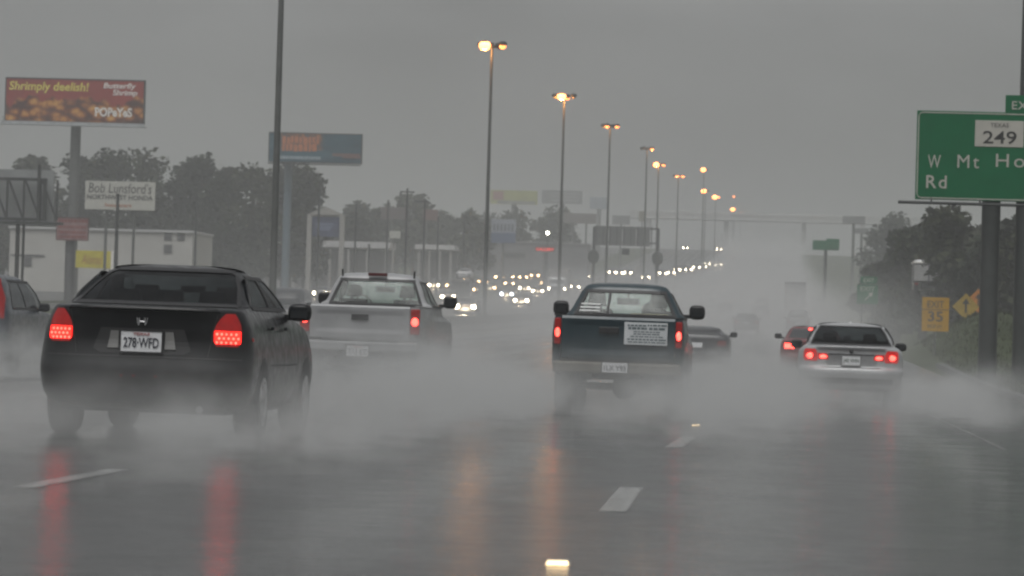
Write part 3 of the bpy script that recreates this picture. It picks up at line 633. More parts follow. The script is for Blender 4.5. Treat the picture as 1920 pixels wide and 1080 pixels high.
obj('bumper_trim', S2.patch([(.36, -.72, .72), (.46, -.74, .74)], 'rear', .006, .02, 4, 16), mat('grey_trim', (.05, .05, .052), .6), bm_)
obj('trunk_seam', S2.patch([(.64, -.52, .52), (.65, -.52, .52)], 'rear', .004, .01, 2, 12), M_BLACK, bm_)
pl_ = plate(bm_, (0, .045, .765), 'J42 VHN', .31, .155, mat('grey_ink', (.08, .12, .09), .5)); pl_.children[0].data.materials[0] = mat('frame_grey', (.2, .2, .2), .4)
b = MB(); b.ball((0, .055, .925), (.036, .008, .036), 16, 6); obj('round_emblem', b, M_BLACK, bm_, 40)
for i, sg in enumerate((-1, 1)):
    ro = [(.74, .585, .80), (.80, .575, .825), (.91, .60, .815), (.945, .63, .79)]; ri = [(.77, .40, .565), (.80, .385, .568), (.875, .42, .58)]
    f = (lambda rr: rr if sg > 0 else [(z, -q, -a) for z, a, q in rr])
    o = obj('tail_lamp', S2.patch(f(ro), 'rear', .008, .02, 10, 8), M_REDLENS, bm_, 40)
    obj('lamp_core', MB().ball((sg * .69, S2.rear(.69, S2.row(.83)) - .004, .83), (.085, .016, .05), 16, 8), M_REDHOT, o, 40)
    o = obj('tail_lamp', S2.patch(f(ri), 'rear', .008, .02, 8, 8), M_REDLENS, bm_, 40)
    obj('lamp_core', MB().ball((sg * .475, S2.rear(.475, S2.row(.82)) - .004, .82), (.07, .014, .032), 16, 8), M_REDHOT, o, 40)
    for y in (.98, 3.68): arch(S2, y, .38, bm_, sg, .33); wheel(sg * .79, y, .33, .23, bm_, sg)
    mirror(bm_, sg * .82, 2.8, 1.03, sg, .21, .15)
seats(bm_, (-.36, .36), 2.25, .5, 1.24); seats(bm_, (-.36, .36), 1.4, .6, 1.18)
obj('dashboard', MB().box((0, 2.9, .93), (1.3, .5, .22)), M_DARKIN, bm_, None, .04)
obj('underbody', MB().box((0, 2.2, .30), (1.4, 4.0, .12)), M_BLACK, bm_)
obj('shark_fin', MB().box((0, 1.75, 1.44), (.03, .12, .05), 0, .5), M_S, bm_)

# ---- plainer cars farther on
def plain_car(name, label, cat, P, rows, lamps, px=None, Y=None, group=G_OURS, rear_rows=None, front_rows=None, side_rows=None, brake=None, glassm=M_DARKGLASS, tyre=.32, lamp_m=M_REDLAMP, front=False, rear_m=None):
    S = Shell(rows, rx=.26, rr=.16, bow=.05, M=46)
    t = vehicle(name, label, cat, px, Y, group) if px else thing(name, label, cat, group=group)
    obj('body', S.mesh((), 16, 10), P, t, 35)
    obj('rear_window', S.patch(rear_rows, 'rear', .006, .01, 8, 10), glassm, t, 40)
    obj('windscreen', S.patch(front_rows, 'front', .006, .01, 8, 10), glassm, t, 40)
    for wh in ('right', 'left'): obj('side_window', S.patch(side_rows, wh, .005, .01, 6, 6), glassm, t, 40)
    for o in lamp_pair(S, lamps, t, rear_m or lamp_m): pass
    W = S.row(.5)[3]
    for sg in (-1, 1):
        for y in (.9, rows[1][2] - .9): arch(S, y, tyre + .04, t, sg, tyre); wheel(sg * (W - .1), y, tyre, .2, t, sg, simple=True)
        mirror(t, sg * (W - .04), rows[1][2] - 1.75, side_rows[0][0] + .03, sg, .2, .15)
    if brake: obj('brake_lamp', S.patch(brake, 'rear', .012, .015, 2, 4), M_REDHOT, t)
    obj('licence_plate', S.patch([(.72, -.16, .16), (.85, -.16, .16)], 'rear', .012, .012, 1, 1), M_PLATE, t)
    return t, S
def sedan_rows(L=4.5, W=.88, H=1.42, hatch=False):
    if hatch: return [(.28, .1, L - .1, W - .08), (.4, .02, L, W - .01), (.55, 0, L, W), (.62, .03, L - .02, W), (.9, .06, L - .15, W - .015), (.98, .07, L - .6, W - .03), (1.03, .09, L - 1.2, W - .06), (1.08, .12, L - 1.45, W - .09), (H - .15, .32, L - 2.1, W - .22), (H - .05, .45, L - 2.35, W - .3), (H, .9, L - 2.7, W - .5)]
    return [(.28, .1, L - .1, W - .08), (.42, .01, L, W - .01), (.58, 0, L, W), (.64, .04, L - .02, W), (.9, .06, L - .3, W - .015), (1.0, .05, L - 1.1, W - .05), (1.03, .15, L - 1.3, W - .08), (1.06, .6, L - 1.42, W - .11), (H - .1, 1.25, L - 2.1, W - .25), (H - .03, 1.5, L - 2.35, W - .33), (H, 1.85, L - 2.6, W - .55)]
SR = [(1.08, -.66, .66), (1.33, -.54, .54)]; SF = [(1.09, -.66, .66), (1.33, -.54, .54)]; SS = [(1.08, .95, 2.9), (1.32, 1.4, 2.35)]
HR = [(1.08, -.66, .66), (1.3, -.56, .56)]; HS = [(1.09, .5, 2.9), (1.3, .7, 2.3)]
TL = [(.78, .56, .80), (.92, .58, .80)]
M_REDP = paint('red_car_paint', (0.11, 0.010, 0.012)); M_GREYP = paint('dark_grey_paint', (0.035, 0.037, 0.04)); M_BLUEP = paint('dark_blue_paint', (0.012, 0.022, 0.036))
M_MIDP = paint('mid_grey_paint', (0.12, 0.125, 0.13)); M_PALEP = paint('pale_car_paint', (0.45, 0.45, 0.45))
red_car, _ = plain_car('red_sedan', 'red car half hidden in front of the silver sedan with a lit centre brake lamp', 'car', M_REDP, sedan_rows(4.4, .87, 1.41), [(.80, .50, .76), (.93, .52, .76)], 1524, 97, rear_rows=SR, front_rows=SF, side_rows=SS, brake=[(1.30, -.12, .12), (1.345, -.12, .12)], lamp_m=M_REDHOT)
grey_car, _ = plain_car('dark_hatchback', 'dark grey car fading into the spray just right of the green pickup', 'car', M_GREYP, sedan_rows(4.1, .9, 1.3, True), TL, 1305, 98, rear_rows=[(1.06, -.66, .66), (1.2, -.56, .56)], front_rows=[(1.09, -.66, .66), (1.2, -.54, .54)], side_rows=[(1.06, .5, 2.7), (1.18, .7, 2.1)], rear_m=mat('unlit_red_lens', (.12, .01, .01), .3))
# dark blue suv at the left border
suv, SV = plain_car('blue_utility_vehicle', 'dark blue utility vehicle cut by the left border with a tall red tail lamp', 'suv', M_BLUEP, [(.35, .1, 4.4, .84), (.5, .0, 4.5, .92), (.7, 0, 4.5, .93), (1.0, .03, 4.4, .92), (1.08, .05, 3.7, .9), (1.12, .06, 3.3, .88), (1.4, .16, 2.95, .80), (1.58, .24, 2.6, .72), (1.66, .36, 2.4, .66), (1.70, .8, 2.2, .45)], [(.95, .74, .86), (1.3, .72, .83), (1.62, .60, .70)], -93, 59.5, rear_rows=[(1.14, -.68, .68), (1.55, -.58, .58)], front_rows=[(1.15, -.74, .74), (1.58, -.6, .6)], side_rows=[(1.14, .7, 3.15), (1.4, .8, 2.85), (1.58, .95, 2.5)], glassm=glass('pale_glass', (.5, .53, .54)), tyre=.36, lamp_m=M_REDDARK)
suv.data
for o in list(suv.children):
    if o.name.startswith('side_window'):
        wh = 'right' if sum(v.co.x for v in o.data.vertices) > 0 else 'left'
        f = SV.ring([(1.14, .7, 3.15), (1.4, .8, 2.85), (1.58, .95, 2.5)], wh, .03); SV.patch([(1.13, 1.75, 1.82), (1.58, 1.6, 1.66)], wh, .01, .014, 4, 2, f); obj('window_frame', f, M_BLACK, o)
# far cars on our side
far = [('dark_sedan', 'faint dark car with one red lamp showing, in the mist above the dark grey car', 'car', M_GREYP, 1398, 250, False), ('grey_sedan', 'ghostly grey car farthest left in the misty lane ahead', 'car', M_MIDP, 1357, 400, False), ('grey_sedan', 'ghostly grey car with faint red lamps below another in the mist', 'car', M_MIDP, 1425, 375, False), ('grey_sedan', 'tiny pale car high in the misty lanes near the far box truck', 'car', M_MIDP, 1426, 470, True), ('dark_van', 'tall dark van in the mist in front of the box truck', 'van', M_GREYP, 1495, 270, True)]
for nm, lab, cat, P, px, Y, ht in far:
    rr = sedan_rows(4.5, .9, 1.75 if nm == 'dark_van' else 1.45, ht)
    plain_car(nm, lab, cat, P, rr, TL, px, Y, rear_rows=HR if ht else SR, front_rows=SF, side_rows=HS if ht else SS)
def box_truck(name, label, px, Y, W, H, L, P, group=None, rz=0.0, lamps=False, dz=0.0):
    x, y, z = place(px, Y); t = thing(name, label, 'truck', (x, y, z + dz), rz, group)
    b = MB().box((0, L / 2, 1.0 + (H - 1.0) / 2), (W, L, H - 1.0)); bx = obj('cargo_box', b, P, t, None, .04)
    b = MB().box((-W * .26, -.02, 1.0 + (H - 1) * .47), (W * .46, .04, (H - 1) * .86)).box((W * .26, -.02, 1.0 + (H - 1) * .47), (W * .46, .04, (H - 1) * .86)); obj('rear_door', b, mat('truck_door', (.3, .3, .3), .5), bx, None, .008)
    S = Shell([(.5, 0, 2.2, W * .44), (1.3, 0, 2.25, W * .46), (1.5, 0, 2.1, W * .46), (2.3, .1, 1.75, W * .43), (2.5, .2, 1.6, W * .4), (2.55, .4, 1.3, W * .3)], M=24)
    c = obj('cab', S.mesh((), 12, 6), M_PALEP, t, 35); c.location = (0, L + .15, 0)
    o = obj('windscreen', S.patch([(1.55, -W * .38, W * .38), (2.25, -W * .34, W * .34)], 'front', .006, .01, 6, 8), M_DARKGLASS, c)
    o = obj('grille', S.patch([(.75, -W * .22, W * .22), (1.25, -W * .22, W * .22)], 'front', .006, .02, 4, 6), M_BLACK, c)
    obj('chassis', MB().box((0, L / 2 + 1, .78), (W * .4, L + 2, .3)), M_BLACK, t)
    for sg in (-1, 1):
        for yy in (1.2, L + 1.1): wheel(sg * (W / 2 - .22), yy, .48, .3, t, sg, simple=True)
        if lamps: obj('headlamp', MB().ball((sg * W * .36, L + .15 + 2.12, .95), (.2, .08, .18), 12, 8), M_HEAD, t)
        else: obj('tail_lamp', MB().box((sg * W * .4, -.05, .85), (.2, .06, .12)), M_REDDARK, t)
    return t
M_HEAD = glow('headlamp_warm', (1.0, 0.84, 0.60), 26.0, (.8, .8, .75), False)
M_HEADW = glow('headlamp_blue_white', (0.75, 0.86, 1.0), 26.0, (.8, .8, .8), False)
M_HEADO = glow('headlamp_amber', (1.0, 0.62, 0.30), 14.0, (.8, .7, .6), False)
box_truck('box_truck', 'faint grey box truck driving away in the far mist on our side', 1488, 425, 2.5, 3.9, 8, mat('grey_box', (.13, .13, .135), .5), G_OURS)

# ---- oncoming traffic, lights on
G_ON = 'oncoming traffic with headlamps on'
def oncoming_proto(name, P, H, hatch, HM):
    rr = sedan_rows(4.5, .9, H, hatch)
    t, S = plain_car(name, 'x', 'car', P, rr, TL, None, None, G_ON, rear_rows=HR if hatch else SR, front_rows=SF, side_rows=HS if hatch else SS, rear_m=mat('unlit_red_lens', (.12, .01, .01), .3))
    for sg in (-1, 1):
        o = obj('headlamp', MB().ball((sg * .64, S.front(.64, S.row(.68)) + .02, .68), (.2, .08, .18), 14, 8), HM, t, 40)
    obj('grille', S.patch([(.6, -.36, .36), (.76, -.36, .36)], 'front', .008, .02, 3, 6), M_BLACK, t)
    return t
protos = {'car': oncoming_proto('oncoming_sedan', M_MIDP, 1.42, False, M_HEAD), 'dark': oncoming_proto('oncoming_sedan', M_GREYP, 1.42, False, M_HEAD), 'suv': oncoming_proto('oncoming_van', M_GREYP, 1.75, True, M_HEAD), 'blue': oncoming_proto('oncoming_sedan', M_MIDP, 1.4, False, M_HEADW), 'amber': oncoming_proto('oncoming_sedan', M_GREYP, 1.42, False, M_HEADO)}
used = set(); beams = []
def oncoming(kind, px, py, label, Y=None):
    p = on_ground(px, py, .68) if Y is None else at(px, py, Y)
    Y = p.y; z = ground(p.x, Y)
    o = protos[kind] if kind not in used else copy_tree(protos[kind]); used.add(kind)
    if py > 530 and len(beams) < 9:               # the nearest lamps really light the spray round them
        ld = bpy.data.lights.new('headlamp_light', 'POINT'); ld.energy = 260; ld.color = (1.0, .78, .5); ld.shadow_soft_size = .2
        lo = bpy.data.objects.new('headlamp_light', ld); col.objects.link(lo); lo.parent = o; lo.location = (0, 4.9, .7); beams.append(lo)
    o.location = (p.x, Y + 4.45, z); o.rotation_euler = (-math.atan((hprof(Y + 3) - hprof(Y - 3)) / 6), 0, math.pi); o['label'] = label
    if kind == 'suv': o['category'] = 'van'
STRING = 'oncoming car of the far string of headlamps climbing the hill'
HIGHS = 'oncoming headlamps in the highest far row near the horizon'
FRONT = 'oncoming car on the frontage road before the shops'
for a in [('car', 872, 574, 'nearest oncoming car, its two warm headlamps right of the white pickup'), ('dark', 840, 555, 'oncoming car close behind the nearest one, right of the white pickup mirror'), ('suv', 813, 533, 'oncoming van with warm lamps directly above the white pickup right mirror'), ('blue', 950, 550, 'oncoming car with bluish white headlamps, the only cold pair'), ('car', 977, 562, 'oncoming car with two warm lamps just right of the bluish pair'), ('suv', 1008, 544, 'oncoming van with the brightest flaring headlamp left of the box truck'), ('dark', 983, 539, 'oncoming car between the bluish pair and the brightest headlamp'), ('amber', 880, 541, 'oncoming car with weak amber lamps above the nearest oncoming car'), ('amber', 919, 538, 'oncoming car with the faintest amber lamps left of the bluish pair'), ('car', 1078, 536, 'oncoming car just left of the green pickup roof'), ('car', 1211, 518.5, 'oncoming car with a bright pair of lamps above the green pickup roof'),
          ('amber', 846, 534, 'oncoming amber lamps beneath the white car on the raised deck'),
          ('dark', 1096, 516, 'oncoming car with a lamp beside the left leg of the sign gantry')]: oncoming(*a)
for px, py in ((1148, 509), (1161, 510), (1177, 510), (1243, 511), (1259, 510), (1269, 504.5), (1280, 504), (1291, 504), (1306, 500), (1319, 499), (1325, 493), (1337, 496), (1348, 494)):
    oncoming(random.choice(('car', 'dark', 'suv')), px, py, STRING)
for px, py, Y in ((1285, 461.5, 1180), (1348, 464.5, 1200), (1367, 466.5, 1190), (1385, 465.5, 1210)): oncoming('car', px, py, HIGHS, Y)
for px, py in ((905, 527), (955, 530), (1022, 530), (862, 523), (936, 518), (968, 518), (981, 518), (991, 514.5), (1003, 515)): oncoming('amber', px, py, FRONT)
oncoming('car', 600, 548, 'oncoming lamps showing left of the white pickup cab')
oncoming('suv', 522, 588, 'oncoming lamp glinting beside the black sedan right mirror')
box_truck('oncoming_truck', 'pale oncoming box truck left of the green pickup', 1048, 500, 2.8, 3.7, 6.5, mat('pale_box', (.30, .29, .28), .5), G_ON, math.pi, True)
# car transporter with a white car on its deck
p = at(868, 545, 420); gz = ground(p.x, 420)
tr = thing('car_transporter', 'dark car transporter with a white car on its raised deck', 'truck', (p.x, 420, gz), 0.0, G_ON)
b = MB().box((0, 3, 2.35), (2.5, 8, .16)); obj('upper_deck', b, M_BLACK, tr, None, .02)
obj('lower_deck', MB().box((0, 3, .95), (2.5, 8, .2)), M_BLACK, tr, None, .02)
for sx in (-1, 1):
    for yy in (-.8, 3, 6.8): obj('post', MB().box((sx * 1.2, yy, 1.66), (.12, .18, 1.22)), M_BLACK, tr)
    for yy in (1.0, 2.1): wheel(sx * 1.0, yy, .45, .28, tr, sx, simple=True)
b = MB().box((0, -2.0, 1.5), (2.4, 1.9, 2.0), 0, .9); cb = obj('cab', b, M_GREYP, tr, None, .12); obj('windscreen', MB().box((0, -2.94, 1.85), (2.0, .04, .7)), M_DARKGLASS, cb, None, .01)
for sx in (-1, 1): wheel(sx * 1.0, -2.0, .45, .28, tr, sx, simple=True)
wc = copy_tree(protos['car']); wc.location = (p.x, 424.2, gz + 2.43); wc.rotation_euler = (0, 0, math.pi); tag(wc, 'white car riding on the raised deck of the transporter', 'car', G_ON)
for ch in list(wc.children):
    if ch.name.startswith('body'): ch.data = ch.data.copy(); ch.data.materials.clear(); ch.data.materials.append(M_PALEP)
    if ch.name.startswith('headlamp'): ch.data = ch.data.copy(); ch.data.materials.clear(); ch.data.materials.append(M_CLEAR)
wc.name = 'white_car'
# ------------------------------------------------------------------ lamp posts
M_STEEL = mat('wet_galvanised_steel', (0.11, 0.115, 0.11), 0.5, metal=0.4, scale=2)
M_DSTEEL = mat('dark_steel', (0.03, 0.033, 0.033), 0.55, metal=0.3)
M_SODHOT = glow('sodium_lens_bright', (1.0, 0.30, 0.07), 6.0, (.8, .6, .4), False)
M_SODIUM = glow('sodium_lens', (1.0, 0.25, 0.05), 2.8, (.8, .6, .4), False)
M_OFFLENS = mat('unlit_lens', (.35, .3, .22), .2)
G_LAMP = 'tall median lamp posts in a row'
def lamp_post(px, py, label, lit, X=-17.95, T=None, strong=1.0, Yd=None):
    Y = Yd
    if Y is None:
        Y = 20.0
        while at(px, py, Y).x > X: Y += 0.5
    zt = at(px, py, Y).z if T is None else ground(X, Y) + T
    gz = ground(X, Y); H = zt - gz
    t = thing('lamp_post', label, 'lamp post', (X, Y, gz + .84), random.uniform(-.2, .2), G_LAMP); H -= .84
    k = 1.0 + max(0, (H - 17) / 30)
    obj('pole', MB().tube([(0, 0, 0), (0, 0, H * .5), (0, 0, H)], [.135 * k, .11 * k, .08 * k], 12), M_STEEL, t, 50)
    obj('base_flange', MB().tube([(0, 0, -.0), (0, 0, .1)], .3, 12), M_STEEL, t)
    obj('crown_ring', MB().tube([(0.35 * math.cos(a), .35 * math.sin(a), H) for a in [2 * math.pi * i / 16 for i in range(17)]], .05, 6).tube([(0, 0, H - .1), (0, 0, H + .25)], .12, 8), M_DSTEEL, t)
    for i, a in enumerate((250, 340, 70, 160)):
        ca, sa = math.cos(R(a)), math.sin(R(a)); c = (ca * .78, sa * .78, H + .12)
        b = MB(); b.tube([(ca * .1, sa * .1, H), (ca * .45, sa * .45, H + .12)], .05, 6)
        b.ball((c[0], c[1], c[2] + .05), (.27, .27, .17), 12, 8); o = obj('lamp_head', b, M_DSTEEL, t, 50)
        hot = strong > 1 and i == lit[0]; bloom_ = 1 + max(0, Y - 380) / 650; r_ = (.36 if hot else .21) * bloom_ if i in lit else .15  # lit lenses oversized, more so with distance, to imitate bloom
        obj('lens', MB().ball((c[0], c[1], c[2] - .1), (r_, r_, r_ * .8), 12, 8), M_SODHOT if hot else M_SODIUM if i in lit else M_OFFLENS, o, 50)
    if lit:                                       # the burning lamps' own light
        for i in lit[:1]:
            ld = bpy.data.lights.new('sodium_light', 'POINT'); ld.energy = 55 * strong; ld.color = (1.0, .42, .12); ld.shadow_soft_size = .14
            lo = bpy.data.objects.new('sodium_light', ld); col.objects.link(lo); lo.parent = t; a = (250, 340, 70, 160)[i]; lo.location = (math.cos(R(a)) * .78, math.sin(R(a)) * .78, H - .35)
    return t
lamp_post(517, 250, 'nearest dark lamp post, its top cut by the upper picture edge', (), T=17.5)
lamp_post(922, 88, 'tallest lit lamp post, first glowing sodium lamp from the left', (0, 1), strong=2)
lamp_post(1058, 183, 'second glowing sodium lamp post, left above the green pickup', (0, 2), strong=4)
lamp_post(1144, 238, 'third lamp post with two small orange lamps above the gantry left leg', (0, 1))
lamp_post(1213, 280, 'fourth lamp post with one weak lamp on the right of its head', (1,))
lamp_post(1235, 310, 'fifth lamp post with a bright lamp beside the fourth post', (0, 1), strong=2)
lamp_post(1272, 331, 'sixth lamp post with two small lamps side by side', (0, 1))
lamp_post(1320, 319, 'seventh lamp post, higher than its neighbours', (0,), strong=2)
lamp_post(1323, 359, 'eighth lamp post standing under the higher seventh lamp', (0,), strong=2)
lamp_post(1342, 370, 'ninth lamp post with a bright and a weak lamp close together', (0, 1), strong=2)
lamp_post(1378, 369, 'tenth lamp post with one lamp above the last cluster', (0,))
lamp_post(1375, 393, 'eleventh lamp post at the left of the last low cluster', (0,), strong=2)
lamp_post(1388, 400, 'farthest lowest lamp post of the row', (0, 1))

# ------------------------------------------------------------------ signs and boards
def board(name, label, cat, x0, y0, x1, y1, Y, face, posts=(0.5,), pr=0.3, pm=None, group=None, depth=0.3, frame=None, rz=0.0, gtop=None, fm=None):
    """A panel seen at these pixels, standing at depth Y on its own posts. Origin on the ground below its middle; the face looks to -y."""
    c = at((x0 + x1) / 2, (y0 + y1) / 2, Y); s = Y / FPX; w, h = (x1 - x0) * s, (y1 - y0) * s
    gz = ground(c.x, Y) if gtop is None else gtop
    t = thing(name, label, cat, (c.x, Y, gz), rz, group); zc = c.z - gz
    obj('panel', MB().box((0, depth / 2, zc), (w, depth, h)), face, t, None, min(.02, depth * .2))
    if frame:
        f = MB()
        for sx in (-1, 1): f.box((sx * (w / 2 + frame / 2), depth / 2 - .02, zc), (frame, depth + .06, h + 2 * frame))
        for sz in (-1, 1): f.box((0, depth / 2 - .02, zc + sz * (h / 2 + frame / 2)), (w - .004, depth + .05, frame))
        obj('frame', f, fm or M_DSTEEL, t)
    for q in posts:
        obj('post', MB().tube([((q - .5) * w, depth + pr, -.3), ((q - .5) * w, depth + pr, zc + h * .3)], pr, 12), pm or M_STEEL, t, 50)
    return t, w, h, zc
# big food billboard
t1 = NT('food_poster'); v = t1.coords('Object'); sx_ = t1.new('ShaderNodeSeparateXYZ'); t1.l.new(v, sx_.inputs[0])
vor = t1.new('ShaderNodeTexVoronoi'); t1.l.new(t1.mapping(v, (.55, 1, .8)), vor.inputs['Vector']); vor.inputs['Scale'].default_value = 1.5
shr = t1.ramp(t1.math('ADD', t1.math('MULTIPLY', vor.outputs['Distance'], .8), t1.math('MULTIPLY', t1.noise(v, 1.8, 5), .5)), [(.25, (.60, .34, .08)), (.5, (.40, .16, .03)), (.68, (.14, .035, .012)), (.85, (.05, .012, .008))])
redc = t1.ramp(t1.noise(v, .25, 3), [(.3, (.20, .018, .014)), (.7, (.30, .03, .02))])
hz = t1.math('ADD', t1.math('SUBTRACT', sx_.outputs['Z'], 0.0), t1.math('MULTIPLY', t1.math('SUBTRACT', t1.noise(t1.mapping(v, (.35, 0, 0)), 1.0, 2), .5), 5.0))
FOOD_NODE = t1.smooth(hz, 0, .35, 1, 0); FMR = FOOD_NODE.node
mx = t1.new('ShaderNodeMix', data_type='RGBA'); t1.l.new(FOOD_NODE, mx.inputs[0]); t1.l.new(redc, mx.inputs[6]); t1.l.new(shr, mx.inputs[7]); t1.l.new(mx.outputs[2], t1.b.inputs['Base Color']); t1.b.inputs['Roughness'].default_value = .6; t1.b.inputs['Specular IOR Level'].default_value = .1
bb, w, h, zc = board('billboard', 'tall red food billboard with yellow and white lettering on one steel column', 'billboard', 8, 149, 272, 229, 376, t1.m, (.5,), .55, frame=.12, depth=.6)
FMR.inputs[1].default_value = zc - .1; FMR.inputs[2].default_value = zc + .3
M_YEL = mat('yellow_letters', (.62, .55, .07), .5); M_WHL = mat('white_letters', (.68, .66, .62), .5)
lettering('slogan', 'Shrimply deelish!', M_YEL, bb, (-w * .19, -.03, zc + h * .30), h * .27, w * .58, .02, shear=.12)
lettering('heading', 'Butterfly', M_WHL, bb, (w * .325, -.03, zc + h * .36), h * .17, w * .235, .02, shear=.15)
lettering('heading', 'Shrimp', M_WHL, bb, (w * .365, -.03, zc + h * .20), h * .17, w * .18, .02, shear=.15)
lettering('logo', 'POPeYeS', M_WHL, bb, (w * .285, -.03, zc - h * .25), h * .22, w * .27, .035)
obj('catwalk', MB().box((0, -.5, zc - h / 2 - .42), (w + .9, 1.3, .08)).box((0, -1.1, zc - h / 2 - .28), (w + .6, .06, .36)), mat('catwalk_grey', (.34, .36, .37), .5), bb)
b = MB()
for k in range(9): b.tube([(-w / 2 + w * k / 8, -1.12, zc - h / 2 - .4), (-w / 2 + w * k / 8, -1.12, zc - h / 2 + .35)], .03, 6)
obj('rail', b, M_STEEL, bb)
# blue billboard
t2 = NT('blue_poster'); v = t2.coords('Object'); s2 = t2.new('ShaderNodeSeparateXYZ'); t2.l.new(v, s2.inputs[0])
ors = t2.ramp(t2.noise(t2.mapping(v, (1.5, 1, 1.3)), 1.0, 5), [(.36, (.05, .07, .09)), (.5, (.13, .07, .05)), (.62, (.36, .14, .05)), (.75, (.10, .09, .08))])
blu = t2.ramp(t2.math('ADD', t2.math('MULTIPLY', t2.noise(t2.mapping(v, (.12, 1, .8)), 1.0, 4), .8), t2.math('MULTIPLY', s2.outputs['Z'], 0.0)), [(.25, (.012, .04, .06)), (.45, (.03, .09, .12)), (.6, (.11, .16, .2)), (.75, (.05, .03, .03))])
mask = t2.math('MULTIPLY', t2.math('MULTIPLY', t2.smooth(s2.outputs['X'], -4.5, -3.9), t2.smooth(s2.outputs['X'], .45, 1.2, 1, 0)), 1.0)
BZ = t2.smooth(s2.outputs['Z'], 0, .3); mask = t2.math('MULTIPLY', mask, BZ)
mx = t2.new('ShaderNodeMix', data_type='RGBA'); t2.l.new(mask, mx.inputs[0]); t2.l.new(blu, mx.inputs[6]); t2.l.new(ors, mx.inputs[7]); t2.l.new(mx.outputs[2], t2.b.inputs['Base Color']); t2.b.inputs['Roughness'].default_value = .6; t2.b.inputs['Specular IOR Level'].default_value = .1
bb, w, h, zc = board('billboard', 'blue billboard with orange lettering behind the nearest dark lamp post', 'billboard', 504, 251, 678, 304, 430, t2.m, (.2,), .47, mat('blue_grey_column', (.10, .14, .17), .5), frame=.12, depth=.6)
BZ.node.inputs[1].default_value = zc - h * .12; BZ.node.inputs[2].default_value = zc - h * .02
b = MB(); random.seed(12)
for r_, (zz, hh, a0, a1) in enumerate(((.27, .26, -.36, .04), (.0, .3, -.36, .02))):
    x = a0
    while x < a1: q = random.uniform(.025, .05); b.box(((x + q / 2) * w, -.02, zc + zz * h + random.uniform(-.02, .02) * h), (q * w, .05, hh * h * random.uniform(.8, 1.0))); x += q + .012
obj('slogan', b, mat('orange_letters', (.40, .12, .035), .5), bb)
b = MB(); x = -.38
while x < .05: q = random.uniform(.012, .03); b.box(((x + q / 2) * w, -.02, zc - .36 * h), (q * w, .05, .1 * h)); x += q + .008
obj('web_line', b, mat('pale_blue_letters', (.3, .36, .4), .5), bb)
obj('picture_stripe', MB().box((.34 * w, -.02, zc - .22 * h), (.3 * w, .05, .1 * h)).box((.40 * w, -.05, zc - .3 * h), (.2 * w, .05, .07 * h)), mat('dull_red', (.13, .06, .05), .5), bb)
obj('catwalk', MB().box((0, -.5, zc - h / 2 - .3), (w, 1.2, .1)), M_DSTEEL, bb)
# car dealer sign
bb, w, h, zc = board('dealer_sign', 'white dealer sign with black lettering in front of the big trees', 'sign', 158, 340, 292, 394, 330, mat('sign_white', (.42, .42, .38), .5, var=.08), (.3, .7), .14, depth=.25)
M_BKL = mat('black_letters', (.02, .02, .02), .5)
lettering('sign_name', "Bob Lunsford's", M_BKL, bb, (0, -.02, zc + h * .27), h * .36, w * .9, .0, shear=.1)
lettering('sign_trade', 'NORTHWEST HONDA', M_BKL, bb, (0, -.02, zc - h * .06), h * .17, w * .94, .02)
lettering('sign_tagline', 'hondacars', mat('orange_small', (.35, .12, .05), .5), bb, (-.02 * w, -.02, zc - h * .33), h * .13, w * .38, .02)
# red and white reader sign
bb, w, h, zc = board('reader_sign', 'small red and white sign before the food billboard column', 'sign', 106, 409, 165, 450, 300, mat('reader_panel', (.24, .15, .145), .5, var=.4, scale=1.5), (.4,), .42, mat('column_grey', (.085, .085, .088), .5), depth=.25, frame=.06, fm=mat('brick_red', (.09, .018, .016), .5))
b = MB(); random.seed(5)
for zz in (.38, .1, -.15, -.36):
    x = -.44
    while x < .42: q = random.uniform(.03, .08); b.box(((x + q / 2) * w, -.02, zc + zz * h), (q * w, .04, .13 * h)); x += q + .03
obj('lettering', b, mat('dull_red_letters', (.2, .04, .04), .5), bb)
# yellow banner sign
bb, w, h, zc = board('yellow_sign', 'yellow sign with faded red script before the white building', 'sign', 141, 470, 209, 503, 345, mat('sign_yellow', (.46, .40, .03), .5, var=.15), (.05, .95), .06, depth=.15)
lettering('sign_name', 'Alonso\u2019s', mat('faded_red', (.30, .10, .03), .5), bb, (.02 * w, -.015, zc), h * .55, w * .7, .0, shear=.3)
obj('edge_post', MB().box((w * .53, .1, zc), (.25, .2, h * 1.05)), M_WHL, bb)
# lattice-backed billboard at the left border
p = at(48, 372, 262); gz = ground(p.x, 262); s = 262 / FPX
lb = thing('lattice_billboard', 'dark lattice back of a low billboard at the left border', 'billboard', (p.x, 262, gz)); zc = p.z - gz; w, h = 172 * s, 106 * s
obj('panel', MB().box((-35 * s, .5, zc + 2 * s), (w, .25, h)), mat('panel_back_grey', (.21, .22, .22), .6, scale=.6), lb)
z0, z1 = zc - 40 * s, zc + 36 * s; b = MB()
for z in (z0, z1): b.box((-40 * s, -.25, z), (w * .95, .22, .22))
for k in range(-5, 2):
    xx = k * 32 * s; b.tube([(xx, -.25, z1), (xx + 30 * s, -.25, z0)], .085, 6); b.box((xx + 30 * s, -.25, (z0 + z1) / 2), (.14, .16, z1 - z0))
b.box((38 * s, -.25, (z0 + z1) / 2), (.26, .2, z1 - z0)); obj('truss', b, M_DSTEEL, lb)
obj('walkway', MB().box((-20 * s, -.5, zc - 47 * s), (w * 1.1, .9, .18)), M_DSTEEL, lb)
for q in (-14, -3): obj('post', MB().tube([(q * s, .2, -.2), (q * s, .2, zc - 42 * s)], .16 if q == -14 else .1, 10), M_DSTEEL, lb)
obj('tall_post', MB().tube([(27 * s, -.4, zc - 48 * s), (27 * s, -.4, zc + 64 * s)], .12, 8), M_DSTEEL, lb)
